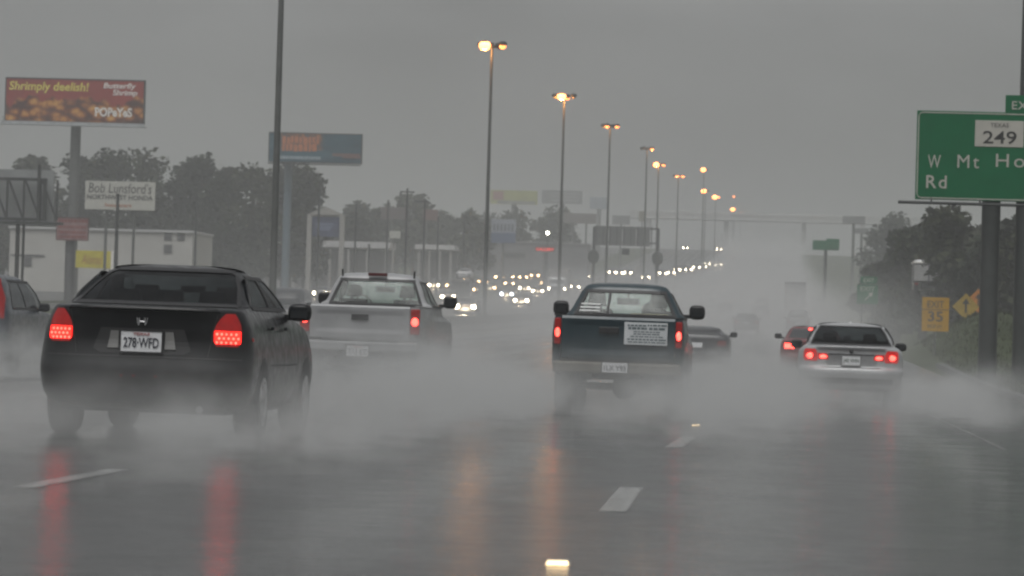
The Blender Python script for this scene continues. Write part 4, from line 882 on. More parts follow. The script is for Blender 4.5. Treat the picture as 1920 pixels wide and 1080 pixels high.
# gabled monument sign
p = at(611, 425, 420); gz = ground(p.x, 420); s = 420 / FPX; zc = p.z - gz
gs = thing('gabled_sign', 'cream gabled sign frame holding a dark blue panel', 'sign', (p.x, 420, gz)); M_CREAM = mat('cream_plaster', (.27, .265, .25), .6)
for sx in (-1, 1): obj('column', MB().box((sx * 31 * s, 0, (zc + 22 * s) / 2), (9 * s, .6, zc + 22 * s)), M_CREAM, gs, None, .03)
b = MB(); zz = zc + 22 * s + .02; b.add([(-36 * s, y, zz) for y in (-.35, .35)] + [(36 * s, y, zz) for y in (-.35, .35)] + [(0, y, zz + 15 * s) for y in (-.35, .35)], [(0, 2, 4), (1, 5, 3), (0, 1, 3, 2), (0, 4, 5, 1), (2, 3, 5, 4)]); obj('gable', b, M_CREAM, gs)
obj('panel', MB().box((0, 0, zc), (53 * s, .3, 38 * s)), mat('navy_panel', (.03, .04, .085), .4, var=.4, scale=1.2), gs, None, .03)
b = MB(); random.seed(8)
for q in (.12, -.02, -.14): b.box((random.uniform(-.3, .3), -.16, zc + q * 38 * s), (35 * s * random.uniform(.6, 1), .03, 3 * s))
obj('lettering', b, mat('blue_letters', (.12, .15, .25), .5), gs); obj('crossbar', MB().box((0, 0, zc + 21 * s), (53 * s, .4, 3 * s)), M_CREAM, gs)
# smaller boards, near to far
M_BROWN = mat('brown_board', (.075, .055, .055), .6); M_GREYB = mat('grey_board', (.17, .175, .175), .6, scale=.4)
board('brown_sign', 'dull brown sign with utility pole before it, left one of two', 'sign', 714, 389, 765, 411, 600, M_BROWN, (.4,), .18)
board('brown_sign', 'dull reddish brown sign beside a pole, right one of two', 'sign', 793, 393, 821, 413, 600, mat('reddish_board', (.12, .06, .055), .6), (.25,), .15)
board('white_sign', 'small white sign on a thin pale pole above the white pickup', 'sign', 730, 433, 751, 447, 460, mat('sign_white', (.42, .42, .38), .5), (.35,), .16, M_CREAM)
bb, w, h, zc = board('shop_sign', 'white and blue shop sign among the far boards', 'sign', 921, 411, 967, 456, 610, mat('sign_pale', (.25, .27, .31), .5), (.5,), .2)
obj('blue_band', MB().box((0, -.02, zc - h * .28), (w * 1.01, .06, h * .42)), mat('blue_board', (.05, .08, .16), .5), bb)
b = MB()
for k in range(6): b.box((-w * .38 + k * w * .15, -.02, zc + h * .16), (w * .08, .05, h * .3))
obj('lettering', b, mat('dark_letters', (.06, .07, .09), .5), bb)
bb, w, h, zc = board('far_billboard', 'far yellow green billboard with a reddish left part', 'billboard', 919, 357, 1008, 383, 880, mat('yellow_green_board', (.30, .31, .10), .5, scale=.3), (.5,), .6)
obj('red_field', MB().box((-w * .33, -.03, zc + h * .1), (w * .22, .08, h * .6)), mat('pink_field', (.28, .13, .12), .5), bb)
obj('pale_strip', MB().box((.05 * w, -.03, zc - h * .36), (w * .8, .08, h * .2)), M_GREYB, bb)
bb, w, h, zc = board('far_billboard', 'far grey billboard right of the yellow green one', 'billboard', 1016, 357, 1092, 382, 900, M_GREYB, (.5,), .6)
b = MB()
for k in range(3): b.box((.05 * w, -.03, zc + h * (.25 - .25 * k)), (w * .7, .08, h * .1))
obj('print_lines', b, mat('pale_letters', (.32, .33, .33), .5), bb)
board('far_billboard', 'farthest pale billboard partly behind the grey one', 'billboard', 1106, 370, 1141, 392, 1000, mat('pale_blue_board', (.2, .23, .26), .6), (.5,), .6)
G_BK = 'grey backs of distant road signs'
board('road_board', 'wide grey sign back below the grey far billboard', 'sign', 1056, 400, 1118, 419, 760, mat('brown_grey_board', (.13, .12, .115), .6), (.3, .7), .2, group=G_BK)
board('road_board', 'grey sign back behind the second glowing lamp post', 'sign', 1148, 404, 1181, 421, 780, M_GREYB, (.5,), .2, group=G_BK)
board('road_board', 'small hazy sign left of the fourth lamp post', 'sign', 1198, 396, 1210, 415, 820, mat('olive_board', (.14, .13, .09), .6), (.5,), .15, group=G_BK)
# sign gantry over the oncoming lanes
p = at(1173, 480, 480); Y = 480; s = Y / FPX; gz = ground(p.x, Y)
gt = thing('sign_gantry', 'steel sign gantry over the oncoming lanes seen from behind', 'gantry', (p.x, Y, gz)); zt = at(1173, 428, Y).z - gz
for sx in (-60, 60):
    obj('leg', MB().tube([(sx * s, 0, -.2), (sx * s, 0, zt)], .2, 10), M_DSTEEL, gt, 50)
    b = MB(); b.ball((sx * s, -.35, at(1173, 483, Y).z - gz), (.75, .12, .95), 14, 8); obj('round_board', b, mat('dark_olive_board', (.035, .04, .035), .6), gt, 50)
obj('beam', MB().box((0, 0, zt), (124 * s, .3, .22)).box((0, 0, zt - 27 * s), (120 * s, .25, .16)), M_DSTEEL, gt)
b = MB()
for k in range(4): b.box((-46 * s + k * 26 * s, -.25, zt - 15 * s), (25 * s, .08, 36 * s))
obj('panel', b, mat('panel_alu', (.11, .115, .115), .5), gt)
b = MB()
for k in range(9): b.box((-56 * s + k * 13 * s, -.33, zt - 15 * s), (.1, .07, 38 * s))
obj('stiffener', b, M_DSTEEL, gt); obj('hanging_box', MB().box((0, -.2, zt - 44 * s), (14 * s, .5, 12 * s)), M_DSTEEL, gt)
# lit shop lights
p = at(1022, 455, 640); gz = ground(p.x, 640)
bb, w, h, zc = board('neon_sign', 'glowing red sign strip beneath a white flood lamp', 'sign', 1003, 463, 1041, 472, 640, mat('dark_neon_back', (.06, .03, .03), .6), (.5,), .2)
lettering('neon_letters', 'GALLERY', glow('neon_red', (1.0, .08, .06), 0.7, (.4, .02, .02), False), bb, (0, -.04, zc), h * .6, w * .9, .03)
p = at(1027, 437, 640); fl = thing('flood_lamp', 'small bright white flood lamp above the red sign strip', 'lamp', (p.x, 640, ground(p.x, 640)), group=None); zz = p.z - ground(p.x, 640)
obj('pole', MB().tube([(0, .2, -.2), (0, .2, zz)], .1, 8), M_DSTEEL, fl); obj('housing', MB().box((0, .1, zz), (.7, .3, .7)), M_DSTEEL, fl, None, .05)
obj('lens', MB().ball((0, -.08, zz), (.27, .08, .27), 12, 8), glow('flood_white', (1, .93, .75), 18.0, (.8, .8, .8), False), fl)
# utility poles
G_UP = 'thin utility poles along the frontage road'
for px, py, yb, Y, arm, lab in ((221, 366, 520, 290, 0, 'dark pole standing before the white dealer sign'), (346, 372, 470, 420, 1, 'thin pole left of a pair, before the big trees'), (369, 365, 495, 380, 1, 'thin pole at the right end of the white building'), (599, 361, 510, 380, 0, 'thin pole crossing the dark blue gabled sign'), (668, 385, 500, 430, 0, 'thin pole right of the gabled sign'), (728, 377, 500, 470, 0, 'thin pole before the left brown sign'), (764, 353, 500, 400, 2, 'tallest thin pole between the two brown signs'), (797, 372, 500, 430, 1, 'thin pole at the left edge of the right brown sign'), (822, 408, 500, 480, 0, 'short thin pole right of the right brown sign'), (871, 405, 490, 520, 0, 'faint thin pole left of the tallest lit lamp post'), (692, 460, 500, 400, 0, 'short bollard-like pole in front of the low shops')):
    p = at(px, py, Y); gz = ground(p.x, Y); t = thing('utility_pole', lab, 'pole', (p.x, Y, gz), 0, G_UP); H = p.z - gz; r0 = .12 if px == 221 else .1
    obj('pole', MB().tube([(0, 0, -.3), (0, 0, H)], [r0 * 1.6, r0], 8), M_DSTEEL, t, 50)
    if arm: obj('crossarm', MB().box((-.5 if arm == 1 else 0, 0, H - .4), (1.6, .12, .14)), M_DSTEEL, t)
    else: obj('cap', MB().tube([(0, 0, H - .05), (0, 0, H + .12)], r0 * 1.3, 8), M_DSTEEL, t)
# buildings
def shed(name, label, x0, y0, x1, y1, Y, depth, wall, roofm, wins=(), doors=0, eave=.3, group=None):
    c0, c1 = at(x0, y1, Y), at(x1, y1, Y); top = at((x0 + x1) / 2, y0, Y).z; cx = (c0.x + c1.x) / 2; gz = ground(cx, Y); w = c1.x - c0.x; H = top - gz
    t = thing(name, label, 'building', (cx, Y, gz - .1), 0, group)
    obj('wall', MB().box((0, depth / 2, H / 2), (w, depth, H)), wall, t)
    obj('roof', MB().box((0, depth / 2 - .1, H + .13), (w + eave, depth + eave, .26)), roofm, t, None, .03)
    for wx0, wy0, wx1, wy1 in wins:
        a, b_ = at(wx0, wy0, Y), at(wx1, wy1, Y); o = obj('window', MB().box(((a.x + b_.x) / 2 - cx, -.03, (a.z + b_.z) / 2 - gz + .1), (b_.x - a.x, .08, a.z - b_.z)), mat('window_frame_grey', (.16, .16, .155), .5), t)
        obj('pane', MB().box(((a.x + b_.x) / 2 - cx, -.08, (a.z + b_.z) / 2 - gz + .1), ((b_.x - a.x) * .8, .04, (a.z - b_.z) * .8)), mat('shop_glass', (.07, .07, .072), .2), o)
    return t, w, H, cx, gz
M_WWALL = mat('white_wall', (.40, .395, .37), .6, var=.1, scale=.3); M_GWALL = mat('grey_wall', (.14, .14, .145), .6, scale=.3); M_WROOF = mat('white_roof', (.42, .42, .42), .5, var=.1)
shed('white_building', 'long white building behind the black sedan with small grey windows', 15, 431, 358, 560, 400, 14, M_WWALL, M_WROOF, ((308, 433, 323, 452), (332, 434, 347, 452), (307, 458, 323, 476), (45, 480, 60, 500), (20, 476, 84, 482)))
shed('low_shop', 'low grey shop with pale canopy right of the white building', 372, 450, 497, 560, 470, 10, M_GWALL, M_WROOF, ((400, 463, 422, 500), (432, 460, 478, 488), (480, 470, 492, 505)), eave=1.0)
def canopy(name, label, x0, x1, y0, y1, Y, n, back):
    a, b_ = at(x0, y0, Y), at(x1, y1, Y); cx = (a.x + b_.x) / 2; gz = ground(cx, Y); w = b_.x - a.x; th = abs(at(cx, y1, Y).z - at(cx, y0, Y).z); th = (y1 - y0) * Y / FPX; z = (at((x0 + x1) / 2, (y0 + y1) / 2, Y).z) - gz
    t = thing(name, label, 'canopy', (cx, Y, gz)); obj('roof', MB().box((0, 4, z), (w, 8, th)), M_WROOF, t, None, .05)
    obj('wall', MB().box((0, 7, z / 2 - .3), (w * .96, 1.2, z - th)), back, t)
    for k in range(n): obj('post', MB().box((-w / 2 + .6 + (w - 1.2) * k / (n - 1), .5, z / 2 - .2), (.3, .3, z - th + .2)), M_CREAM, t)
    obj('signboard', MB().box((-w * .3, 6.3, z * .5), (w * .2, .1, z * .4)), M_GREYB, t)
canopy('shop_canopy', 'long white flat canopy behind the white pickup', 541, 731, 452, 464, 520, 6, M_GWALL)
canopy('shop_canopy', 'short faint white canopy right of the long one', 778, 852, 459, 468, 560, 4, mat('dim_wall', (.1, .1, .1), .6))
shed('far_shop', 'hazy low shops behind the oncoming headlamps', 880, 455, 1100, 540, 700, 12, M_GWALL, mat('dull_roof', (.2, .2, .2), .6), ((900, 470, 915, 482), (940, 472, 990, 486)))
# ---- right-hand side
M_GREEN = mat('highway_green', (0.0003, 0.105, 0.04), .6, spec=.1, var=.12, scale=1.2)
M_SGW = mat('sign_letter_white', (.40, .39, .35), .5, var=.08)
Y = 105; s = Y / FPX; p = at(1912, 295, Y); gz = ground(p.x, Y)
gs = thing('exit_guide_sign', 'large green freeway exit sign on thick steel columns', 'road sign', (p.x, Y, gz)); zc = p.z - gz; w, h = 384 * s, 166 * s
obj('panel', MB().box((0, 0, zc), (w, .06, h)), M_GREEN, gs, None, .01)
b = MB(); e = .035
for sx in (-1, 1): b.box((sx * (w / 2 - .05), -.033, zc), (.03, .012, h - .36))
for sz in (-1, 1): b.box((0, -.033, zc + sz * (h / 2 - .05)), (w - .36, .012, .03))
for sx in (-1, 1):
    for sz in (-1, 1):
        pts = [(sx * (w / 2 - .18) + sx * .13 * math.cos(a), -.033, zc + sz * (h / 2 - .18) + sz * .13 * math.sin(a)) for a in [math.pi / 2 * i / 5 for i in range(6)]]; b.tube(pts, .014, 6)
obj('border', b, M_SGW, gs)
X = lambda px: (px - 1912) * s
Z = lambda px, py: at(px, py, Y).z - gz
o = obj('route_shield', MB().box((X(1873), -.036, Z(1873, 251)), (90 * s, .02, 49 * s)), M_SGW, gs, None, .008)
lettering('route_number', '249', M_BKL, o, (X(1874), -.05, Z(1874, 258)), 24 * s, 62 * s, .01); lettering('route_state', 'TEXAS', M_BKL, o, (X(1873), -.05, Z(1873, 235)), 8 * s, 34 * s)
for tx, x0, x1 in (('W', 1742, 1766), ('Mt', 1797, 1837), ('Houston', 1868, 2040)): lettering('sign_text', tx, M_SGW, gs, (X((x0 + x1) / 2), -.036, Z((x0 + x1) / 2, 303)), 24.5 * s, (x1 - x0) * s, .0, space=1.25)
lettering('sign_text', 'Rd', M_SGW, gs, (X(1759), -.036, Z(1759, 341)), 24 * s, 38 * s, .01, space=1.2)
o = obj('exit_tab', MB().box((X(1978), 0, Z(1978, 197)), (190 * s, .06, 33 * s)), M_GREEN, gs, None, .01); lettering('tab_text', 'EXIT', M_SGW, o, (X(1920), -.036, Z(1920, 198)), 15 * s, 50 * s, .008, space=1.1)
obj('lamp_rail', MB().tube([(X(1688), -.5, Z(1690, 380)), (w / 2 + .3, -.5, Z(2100, 392))], .045, 8).tube([(X(1750), -.5, Z(1750, 382)), (X(1750), .1, Z(1750, 370))], .03, 6).tube([(X(1840), -.5, Z(1840, 384)), (X(1840), .1, Z(1840, 374))], .03, 6), M_DSTEEL, gs)
for px in (1863, 1926): obj('post', MB().tube([(X(px), .3, -.3), (X(px), .3, zc + h * .35)], .27, 16), mat('post_grey', (.045, .05, .048), .5, metal=.3), gs, 50)
p = at(1922, 100, 150); t = thing('tall_pole', 'thin dark pole rising at the right border above the exit sign', 'pole', (p.x, 150, ground(p.x, 150)))
obj('pole', MB().tube([(0, 0, -.3), (0, 0, 19)], [.22, .14], 10), M_DSTEEL, t, 50); obj('cap', MB().ball((0, 0, 19), .2, 8, 6), M_DSTEEL, t)
M_YSIGN = mat('sign_amber', (.40, .215, .0), .6, spec=.1, var=.12)
bb, w, h, zc = board('exit_speed_sign', 'yellow EXIT 35 speed sign on a thin post', 'road sign', 1729, 558, 1779, 621, 150, M_YSIGN, (.5,), .04, M_STEEL, depth=.02)
lettering('sign_text', 'EXIT', M_BKL, bb, (0, -.006, zc + h * .3), h * .2, w * .62, .01); lettering('sign_number', '35', M_BKL, bb, (0, -.006, zc - h * .06), h * .3, w * .56, .015); lettering('sign_unit', 'M.P.H.', M_BKL, bb, (0, -.006, zc - h * .36), h * .11, w * .55)
obj('divider', MB().box((0, -.004, zc + h * .14), (w, .01, h * .02)), M_BKL, bb)
def diamond(name, label, px, py, r, Y, m):
    p = at(px, py, Y); gz = ground(p.x, Y) + mound(p.x, Y) - .03; t = thing(name, label, 'road sign', (p.x, Y, gz), 0, 'diamond warning signs on the right'); zc = p.z - gz; q = r * Y / FPX
    b = MB().add([(q * a, y, zc + q * c) for y in (0, .02) for a, c in ((0, -1), (1, 0), (0, 1), (-1, 0))], [(3, 2, 1, 0), (4, 5, 6, 7), (0, 1, 5, 4), (1, 2, 6, 5), (2, 3, 7, 6), (3, 0, 4, 7)]); o = obj('panel', b, m, t)
    b = MB(); b.box((0, -.008, zc - q * .1), (q * .14, .01, q * .75)); b.add([(-q * .3, -.012, zc + q * .2), (q * .3, -.012, zc + q * .2), (0, -.012, zc + q * .62)], [(0, 1, 2)]); obj('arrow', b, M_BKL, o)
    obj('post', MB().tube([(0, .06, -.2), (0, .06, zc + q * .5)], .04, 8), M_STEEL, t)
diamond('warning_sign', 'dull yellow diamond sign left of the thick sign column', 1811, 575, 25, 178, mat('sign_dull_yellow', (.30, .20, .02), .5))
diamond('warning_sign', 'orange diamond sign overlapping the dull yellow one', 1834, 564, 22, 205, mat('sign_orange', (.44, .15, .006), .5))
bb, w, h, zc = board('gore_exit_sign', 'small hazy green exit sign with a white arrow', 'road sign', 1607, 534, 1646, 570, 215, M_GREEN, (.25, .75), .05, M_STEEL, depth=.03)
o = obj('exit_tab', MB().box((.05 * w, .015, zc + h * .74), (w * .8, .03, h * .36)), M_GREEN, bb); lettering('tab_text', 'EXIT', M_SGW, o, (.05 * w, -.006, zc + h * .74), h * .2, w * .5, .01)
b = MB().tube([(-w * .12, -.01, zc - h * .3), (w * .16, -.01, zc + h * .0)], .04, 6).add([(w * .26, -.02, zc + h * .12), (w * .02, -.02, zc + h * .06), (w * .2, -.02, zc - h * .14)], [(0, 1, 2)]); obj('arrow', b, M_SGW, bb)
lettering('sign_text', 'EXIT', M_SGW, bb, (0, -.006, zc + h * .28), h * .24, w * .7, .01)
bb, w, h, zc = board('far_guide_sign', 'far dark green twin guide sign in the mist', 'road sign', 1524, 451, 1573, 469, 480, M_GREEN, (.5,), .22, M_DSTEEL, depth=.1)
obj('upper_panel', MB().box((w * .26, -.06, zc + h * .22), (w * .5, .1, h * .95)), M_GREEN, bb)
board('road_board', 'hazy board high on the right of the far mist', 'sign', 1580, 405, 1622, 419, 620, M_GREYB, (.5,), .25, group=G_BK)
board('road_board', 'small hazy board below the high right one', 'sign', 1603, 428, 1629, 438, 600, M_GREYB, (.5,), .2, group=G_BK)
# things on the right slope
bx = box_truck('grey_van', 'grey van with pale roof behind the yellow EXIT sign', 1738, 240, 2.0, 2.2, 3.6, mat('van_grey', (.06, .06, .065), .5), None, 0.0, False, 3.0)
obj('pale_roof', MB().box((0, 1.7, 2.25), (2.1, 3.4, .12)), M_WHL, bx, None, .03)
p = at(1797, 537, 300); t = thing('traffic_signal', 'small amber signal lamp right of the grey van', 'signal', (p.x, 300, ground(p.x, 300))); zz = p.z - t.location.z
obj('pole', MB().tube([(0, .2, -.2), (0, .2, zz + .5)], .08, 8), M_DSTEEL, t); obj('housing', MB().box((0, .1, zz), (.4, .25, 1.1)), M_DSTEEL, t, None, .03); obj('lens', MB().ball((0, -.04, zz), (.15, .06, .15), 12, 8), glow('amber_lens', (1.0, .42, .1), 5.0, (.5, .3, .1), False), t)
# far overpass
Y = 1120; zd = at(1480, 411, Y).z; gz = ground(0, Y); xl, xr = at(1180, 411, Y).x, at(1760, 411, Y).x
ov = thing('overpass', 'hazy overpass crossing the freeway in the far mist', 'bridge', (0, Y, gz)); M_OV = mat('overpass_hazed_concrete', (.42, .42, .41), .6, scale=.2)  # concrete lightened towards the fog tone so the bridge fades
obj('deck', MB().box(((xl + xr) / 2, 5, zd - gz), (xr - xl, 10, 1.6)), M_OV, ov); obj('parapet', MB().box(((xl + xr) / 2, -.1, zd - gz + 1.25), (xr - xl, .3, .9)), M_OV, ov)
for q in (-42, -18, 6, 24): obj('pier', MB().box((q, 5, (zd - gz) / 2 - .5), (1.4, 6, zd - gz - .6)), M_OV, ov)

# ------------------------------------------------------------------ trees
M_BARK = mat('wet_bark', (.03, .026, .022), .8)
def leafmat(nm, c):
    return mat(nm, c, .7, var=.6, scale=.35, spec=.15)
LEAF = [leafmat('oak_leaves', (.024, .030, .016)), leafmat('elm_leaves', (.030, .035, .018)), leafmat('dark_leaves', (.018, .024, .014))]
def tree(label, x, y, H, Wd, lean=0.0, cat='tree', name='tree', seed=0, n=1500, leaf=.45, group=None, low=.22):
    rnd = random.Random(seed); gz = ground(x, y); t = thing(name, label, cat, (x, y, gz - .1), rnd.uniform(0, 6), group)
    b = MB(); r0 = H * .028; b.tube([(0, 0, 0), (.1 * rnd.uniform(-1, 1), .1, H * .2), (.3 * rnd.uniform(-1, 1), .2, H * .45), (rnd.uniform(-.5, .5), 0, H * .8)], [r0 * 1.4, r0, r0 * .75, r0 * .2], 8)
    blobs = []
    for k in range(int(9 + H * .6)):
        a = rnd.uniform(0, 6.28); zz = rnd.uniform(low + .1, .93); prof_ = math.sin(math.pi * min(1, max(.05, (zz - low * .6) / (1.06 - low * .6)))) ** .7
        rr = rnd.uniform(.25, 1) * Wd / 2 * prof_ * .82; c = Vector((rr * math.cos(a), rr * math.sin(a), zz * H)); q = rnd.uniform(.11, .20) * (H + Wd) * .55
        blobs.append((c, q)); b.tube([(0, 0, H * rnd.uniform(.25, .5)), tuple(c * .55 + Vector((0, 0, H * .22))), tuple(c)], [r0 * .45, r0 * .25, r0 * .08], 5)
    obj('trunk', b, M_BARK, t, 60)
    L = MB()
    for k in range(n):
        c, q = rnd.choice(blobs); d = Vector((rnd.gauss(0, 1), rnd.gauss(0, 1), rnd.gauss(0, 1))).normalized() * q * rnd.uniform(.35, 1.08); d.z *= .8; p = c + d
        u = Vector((rnd.gauss(0, 1), rnd.gauss(0, 1), rnd.gauss(0, .6))).normalized(); w_ = u.cross(Vector((rnd.gauss(0, 1), rnd.gauss(0, 1), rnd.gauss(0, 1)))).normalized(); sz = leaf * rnd.uniform(.5, 1.2)
        L.add([p - u * sz, p + w_ * sz * .55, p + u * sz * .9, p - w_ * sz * .5], [(0, 1, 2, 3)])
    obj('crown', L, LEAF[seed % 3], t)
    return t
G_TL = 'big trees behind the roadside signs on the left'; G_TM = 'hazy far trees behind the shops'; G_TR = 'dark trees on the right behind the exit sign'
def tree_px(label, px, ptop, pw, Y, group, seed, n=1500, leaf=.45, low=.22):
    p = at(px, ptop, Y); tree(label, p.x, Y, p.z - ground(p.x, Y), 1.25 * pw * Y / FPX, seed=seed, n=n, leaf=leaf, group=group, low=low)
for i, (px, tp, pw, Y, lab) in enumerate(((70, 284, 75, 470, 'tree rising above the lattice billboard at left'), (28, 330, 120, 480, 'low tree hidden behind the lattice billboard'), (160, 292, 80, 460, 'thin tree just right of the food billboard column'), (235, 286, 130, 455, 'big tree behind the white dealer sign'), (300, 281, 130, 465, 'highest tree crown right of the dealer sign'), (375, 288, 120, 460, 'broad tree above the right end of the white building'), (418, 292, 60, 455, 'narrow tree at the notch left of the nearest lamp post'), (478, 312, 90, 450, 'tree just left of the nearest lamp post'), (540, 304, 90, 480, 'tree behind the blue billboard column'), (580, 312, 55, 470, 'tree at the right of the blue billboard column'), (110, 345, 150, 470, 'low tree between the two left billboards'), (420, 380, 160, 445, 'low wide tree behind the low grey shop'), (200, 370, 170, 470, 'low wide tree directly behind the dealer sign'), (340, 370, 170, 470, 'low wide tree above the white building roof'), (545, 385, 150, 500, 'low wide tree behind the gabled sign'))):
    tree_px(lab, px, tp, pw, Y, G_TL, i, 3600, .55, .08)
for i, (px, tp, pw, Y, lab) in enumerate(((640, 366, 90, 560, 'hazy tree right of the gabled sign top'), (690, 378, 110, 620, 'hazy low tree left of the left brown sign'), (780, 366, 80, 640, 'hazy tree between the two brown signs'), (745, 388, 120, 680, 'hazy tree behind the left brown sign'), (835, 400, 110, 700, 'hazy low tree right of the right brown sign'), (890, 384, 90, 640, 'hazy tree left of the tallest lit lamp post'), (955, 392, 110, 780, 'hazy tree below the yellow green billboard'), (1040, 398, 110, 800, 'hazy tree below the grey far billboard'), (600, 400, 110, 560, 'hazy low tree behind the gabled sign panel'))):
    tree_px(lab, px, tp, pw, Y, G_TM, 20 + i, 2600, .7, .08)
for i, (px, tp, pw, Y, lab) in enumerate(((1800, 392, 150, 235, 'dark tree under the green exit sign'), (1880, 385, 130, 225, 'dark tree behind the sign columns'), (1735, 404, 120, 265, 'dark tree left under the exit sign corner'), (1925, 400, 110, 215, 'dark tree at the right border'), (1690, 440, 90, 330, 'hazy tree sloping down left of the dark trees'), (1650, 490, 80, 300, 'low hazy bushy tree above the small green exit sign'), (1720, 405, 110, 420, 'hazy tall tree behind the left dark tree'), (1675, 405, 90, 560, 'faint far tree at the left end of the right tree row'), (1770, 410, 120, 300, 'dark tree filling the gap behind the yellow EXIT sign'), (1840, 396, 130, 290, 'dark tree right behind the first sign column'), (1705, 432, 100, 300, 'dark tree left of the yellow EXIT sign'), (1790, 455, 150, 260, 'low spreading tree above the diamond signs'))):
    tree_px(lab, px, tp, pw, Y, G_TR, 40 + i, 4200, .36 if Y < 280 else .5, .04)
for i, (px, tp, pw, Y, lab) in enumerate(((1672, 528, 60, 225, 'dark bush right of the small green exit sign'), (1860, 600, 110, 190, 'pale green bush on the mound behind the sign column'))):
    tree_px(lab, px, tp, pw, Y, 'roadside bushes on the right', 60 + i, 900, .22, .02)

# rough grass on the verge and the mound
rg = random.Random(4); G = MB()
for k in range(9000):
    y = rg.uniform(62, 185); x0 = 5.0 + (y - 55) * .012; x = rg.uniform(x0 + .1, 14.0)
    z = ground(x, y) - .03 + (mound(x, y) * min(1, max(0, (x - 5.2) / 2)) if y > 110 else 0); hh = rg.uniform(.07, .26); a_ = rg.uniform(0, 3.14); w_ = rg.uniform(.012, .035); dx, dy = rg.gauss(0, .06), rg.gauss(0, .06)
    G.add([(x - math.cos(a_) * w_, y - math.sin(a_) * w_, z), (x + math.cos(a_) * w_, y + math.sin(a_) * w_, z), (x + dx, y + dy, z + hh)], [(0, 1, 2)])
tag(obj('grass', G, mat('grass_blades', (.032, .038, .016), .8, spec=.15, var=.5, scale=.9)), 'rough wet grass on the right verge and mound', 'grass', None, 'stuff')
# ------------------------------------------------------------------ haze, spray
HAZE_D, HAZE_C = 0.00092, (0.785, 0.80, 0.795)
def vol(name, color, aniso):
    t = NT(name); t.n.remove(t.b); pv = t.new('ShaderNodeVolumePrincipled'); pv.inputs['Color'].default_value = color + (1,); pv.inputs['Anisotropy'].default_value = aniso
    t.l.new(pv.outputs[0], t.out.inputs['Volume']); return t, pv
t, pv = vol('rain_haze', HAZE_C, 0.1); pv.inputs['Density'].default_value = HAZE_D
mb = MB().box((0, 1275, 38.5), (1440, 2690, 85)); hz_ = obj('haze', mb, t.m); tag(hz_, 'even grey rain haze filling the whole scene', 'haze', None, 'stuff')
# low spray hanging over the carriageways
def spray_layer(name, label, xs, y0, y1, hgt, dens, fade):
    t, pv = vol(name, (.82, .825, .82), 0.1); v = t.coords('Object'); sp = t.new('ShaderNodeSeparateXYZ'); t.l.new(v, sp.inputs[0])
    hh = t.math('SUBTRACT', sp.outputs['Z'], t.math('MULTIPLY', t.math('MULTIPLY', sp.outputs['Y'], sp.outputs['Y']), 2.4e-5))
    f = t.smooth(t.math('DIVIDE', hh, t.math('ADD', t.math('MULTIPLY', sp.outputs['Y'], 0.0022), hgt)), .05, 1.0, 1, 0); f = t.math('MULTIPLY', f, t.smooth(sp.outputs['Y'], y0, y0 + fade)); f = t.math('MULTIPLY', f, t.math('MULTIPLY', t.smooth(sp.outputs['X'], xs[0], xs[0] + 2.5), t.smooth(sp.outputs['X'], xs[1] - 6.0, xs[1], 1, 0)))
    ns = t.smooth(t.noise(t.mapping(v, (.25, .05, .6)), 1.0, 3.0), .3, .7, .45, 1.5)
    t.l.new(t.math('MULTIPLY', t.math('MULTIPLY', f, ns), dens), pv.inputs['Density'])
    mb = MB(); ys = [y for y in YS if y0 < y < y1]; ys = [y0] + ys + [y1]
    g = [[(x, y, ground(x, y) - .2 + q) for q in (0, hgt + .9 + 0.0022 * y) for x in xs] for y in ys]
    n = len(ys); mb.add([p for r in g for p in r], [(i * 4, i * 4 + 1, i * 4 + 5, i * 4 + 4) for i in range(n - 1)] + [(i * 4 + 2, i * 4 + 6, i * 4 + 7, i * 4 + 3) for i in range(n - 1)] + [(i * 4, i * 4 + 4, i * 4 + 6, i * 4 + 2) for i in range(n - 1)] + [(i * 4 + 1, i * 4 + 3, i * 4 + 7, i * 4 + 5) for i in range(n - 1)] + [(0, 2, 3, 1), (n * 4 - 4, n * 4 - 3, n * 4 - 1, n * 4 - 2)])
    o = obj(name, mb, t.m); tag(o, label, 'spray', None, 'stuff'); return o
spray_layer('road_spray', 'grey spray hanging over our wet lanes', (-18.5, 7.8), 55, 1150, 4.0, .0145, 110)
spray_layer('oncoming_spray', 'grey spray hanging over the oncoming lanes', (-40, -17.6), 150, 800, 3.4, .003, 80)
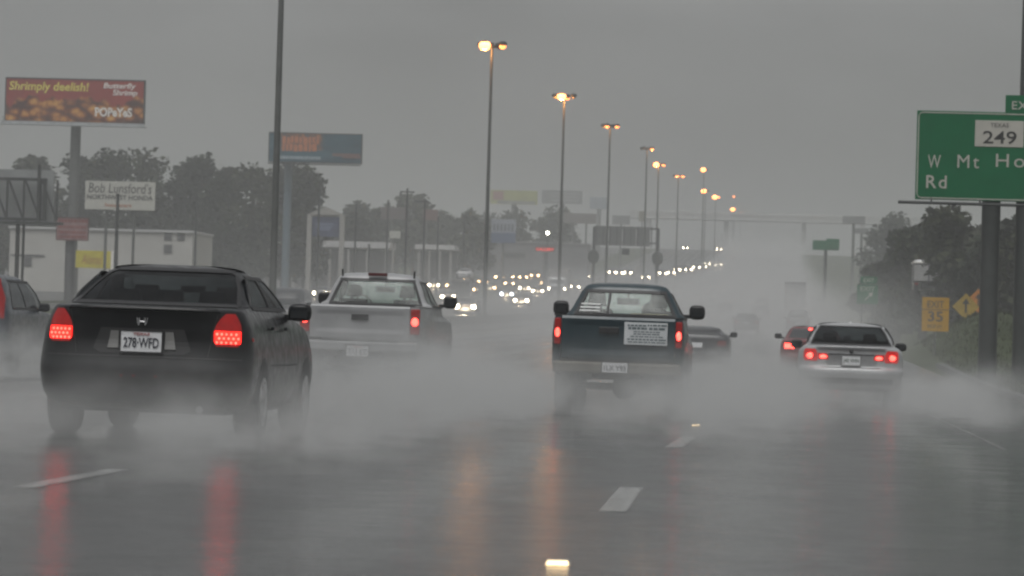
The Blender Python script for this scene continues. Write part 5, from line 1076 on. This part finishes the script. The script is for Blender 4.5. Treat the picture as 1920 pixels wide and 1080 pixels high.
def plume(root, label, W, back, front, top, dens, seed):
    """Spray thrown up by one vehicle: dense behind the wheels, thinning upwards and backwards."""
    t, pv = vol('tyre_spray_%d' % seed, (.70, .71, .705), 0.1); v = t.coords('Object'); sp = t.new('ShaderNodeSeparateXYZ'); t.l.new(v, sp.inputs[0]); x, y, z = sp.outputs
    ns = t.smooth(t.noise(t.mapping(v, (1.7, .8, 2.1), (seed * 3.7, 0, 0)), 1.0, 4.0, .6), .42, .60, .03, 2.3)
    ax = t.math('ABSOLUTE', x)
    ex = t.smooth(ax, W * .55, W, 1, 0)
    tr_ = t.math('ADD', t.math('MULTIPLY', t.smooth(t.math('ABSOLUTE', t.math('SUBTRACT', ax, W * .5)), 0, W * .45, 1, 0), .9), .45)
    zt = t.smooth(y, front, -back * .6, top * .55, top)
    fz = t.smooth(t.math('DIVIDE', z, zt), .12, 1.0, 1, 0)
    fy = t.math('MULTIPLY', t.smooth(y, front, front - .9), t.smooth(y, -back, 0.0))
    f = t.math('MULTIPLY', t.math('MULTIPLY', t.math('MULTIPLY', ex, tr_), t.math('MULTIPLY', t.math('POWER', fz, 1.6), fy)), ns)
    t.l.new(t.math('MULTIPLY', f, dens), pv.inputs['Density'])
    o = obj('tyre_spray', MB().box((0, (front - back) / 2, top / 2 + .01), (2 * W, front + back, top)), t.m); o.location = root.location; o.rotation_euler = root.rotation_euler
    tag(o, label, 'spray', None, 'stuff')
plume(car, 'spray thrown up behind the black sedan', 3.2, 13, 4.6, 1.0, .22, 1)
plume(wt, 'spray thrown up behind the white pickup', 3.1, 19, 5.2, 1.5, .36, 2)
plume(tt, 'spray thrown up behind the green pickup', 3.0, 19, 4.6, 1.3, .34, 3)
plume(bm_, 'spray thrown up behind the silver sedan', 3.0, 24, 4.6, 1.2, .32, 4)
plume(suv, 'spray thrown up around the dark blue utility vehicle', 2.6, 11, 5.5, 1.4, .4, 5)
plume(grey_car, 'spray thrown up behind the dark grey car', 2.6, 12, 4.2, 1.2, .4, 6)
plume(red_car, 'spray thrown up behind the red car', 2.4, 12, 4.4, 1.0, .35, 7)
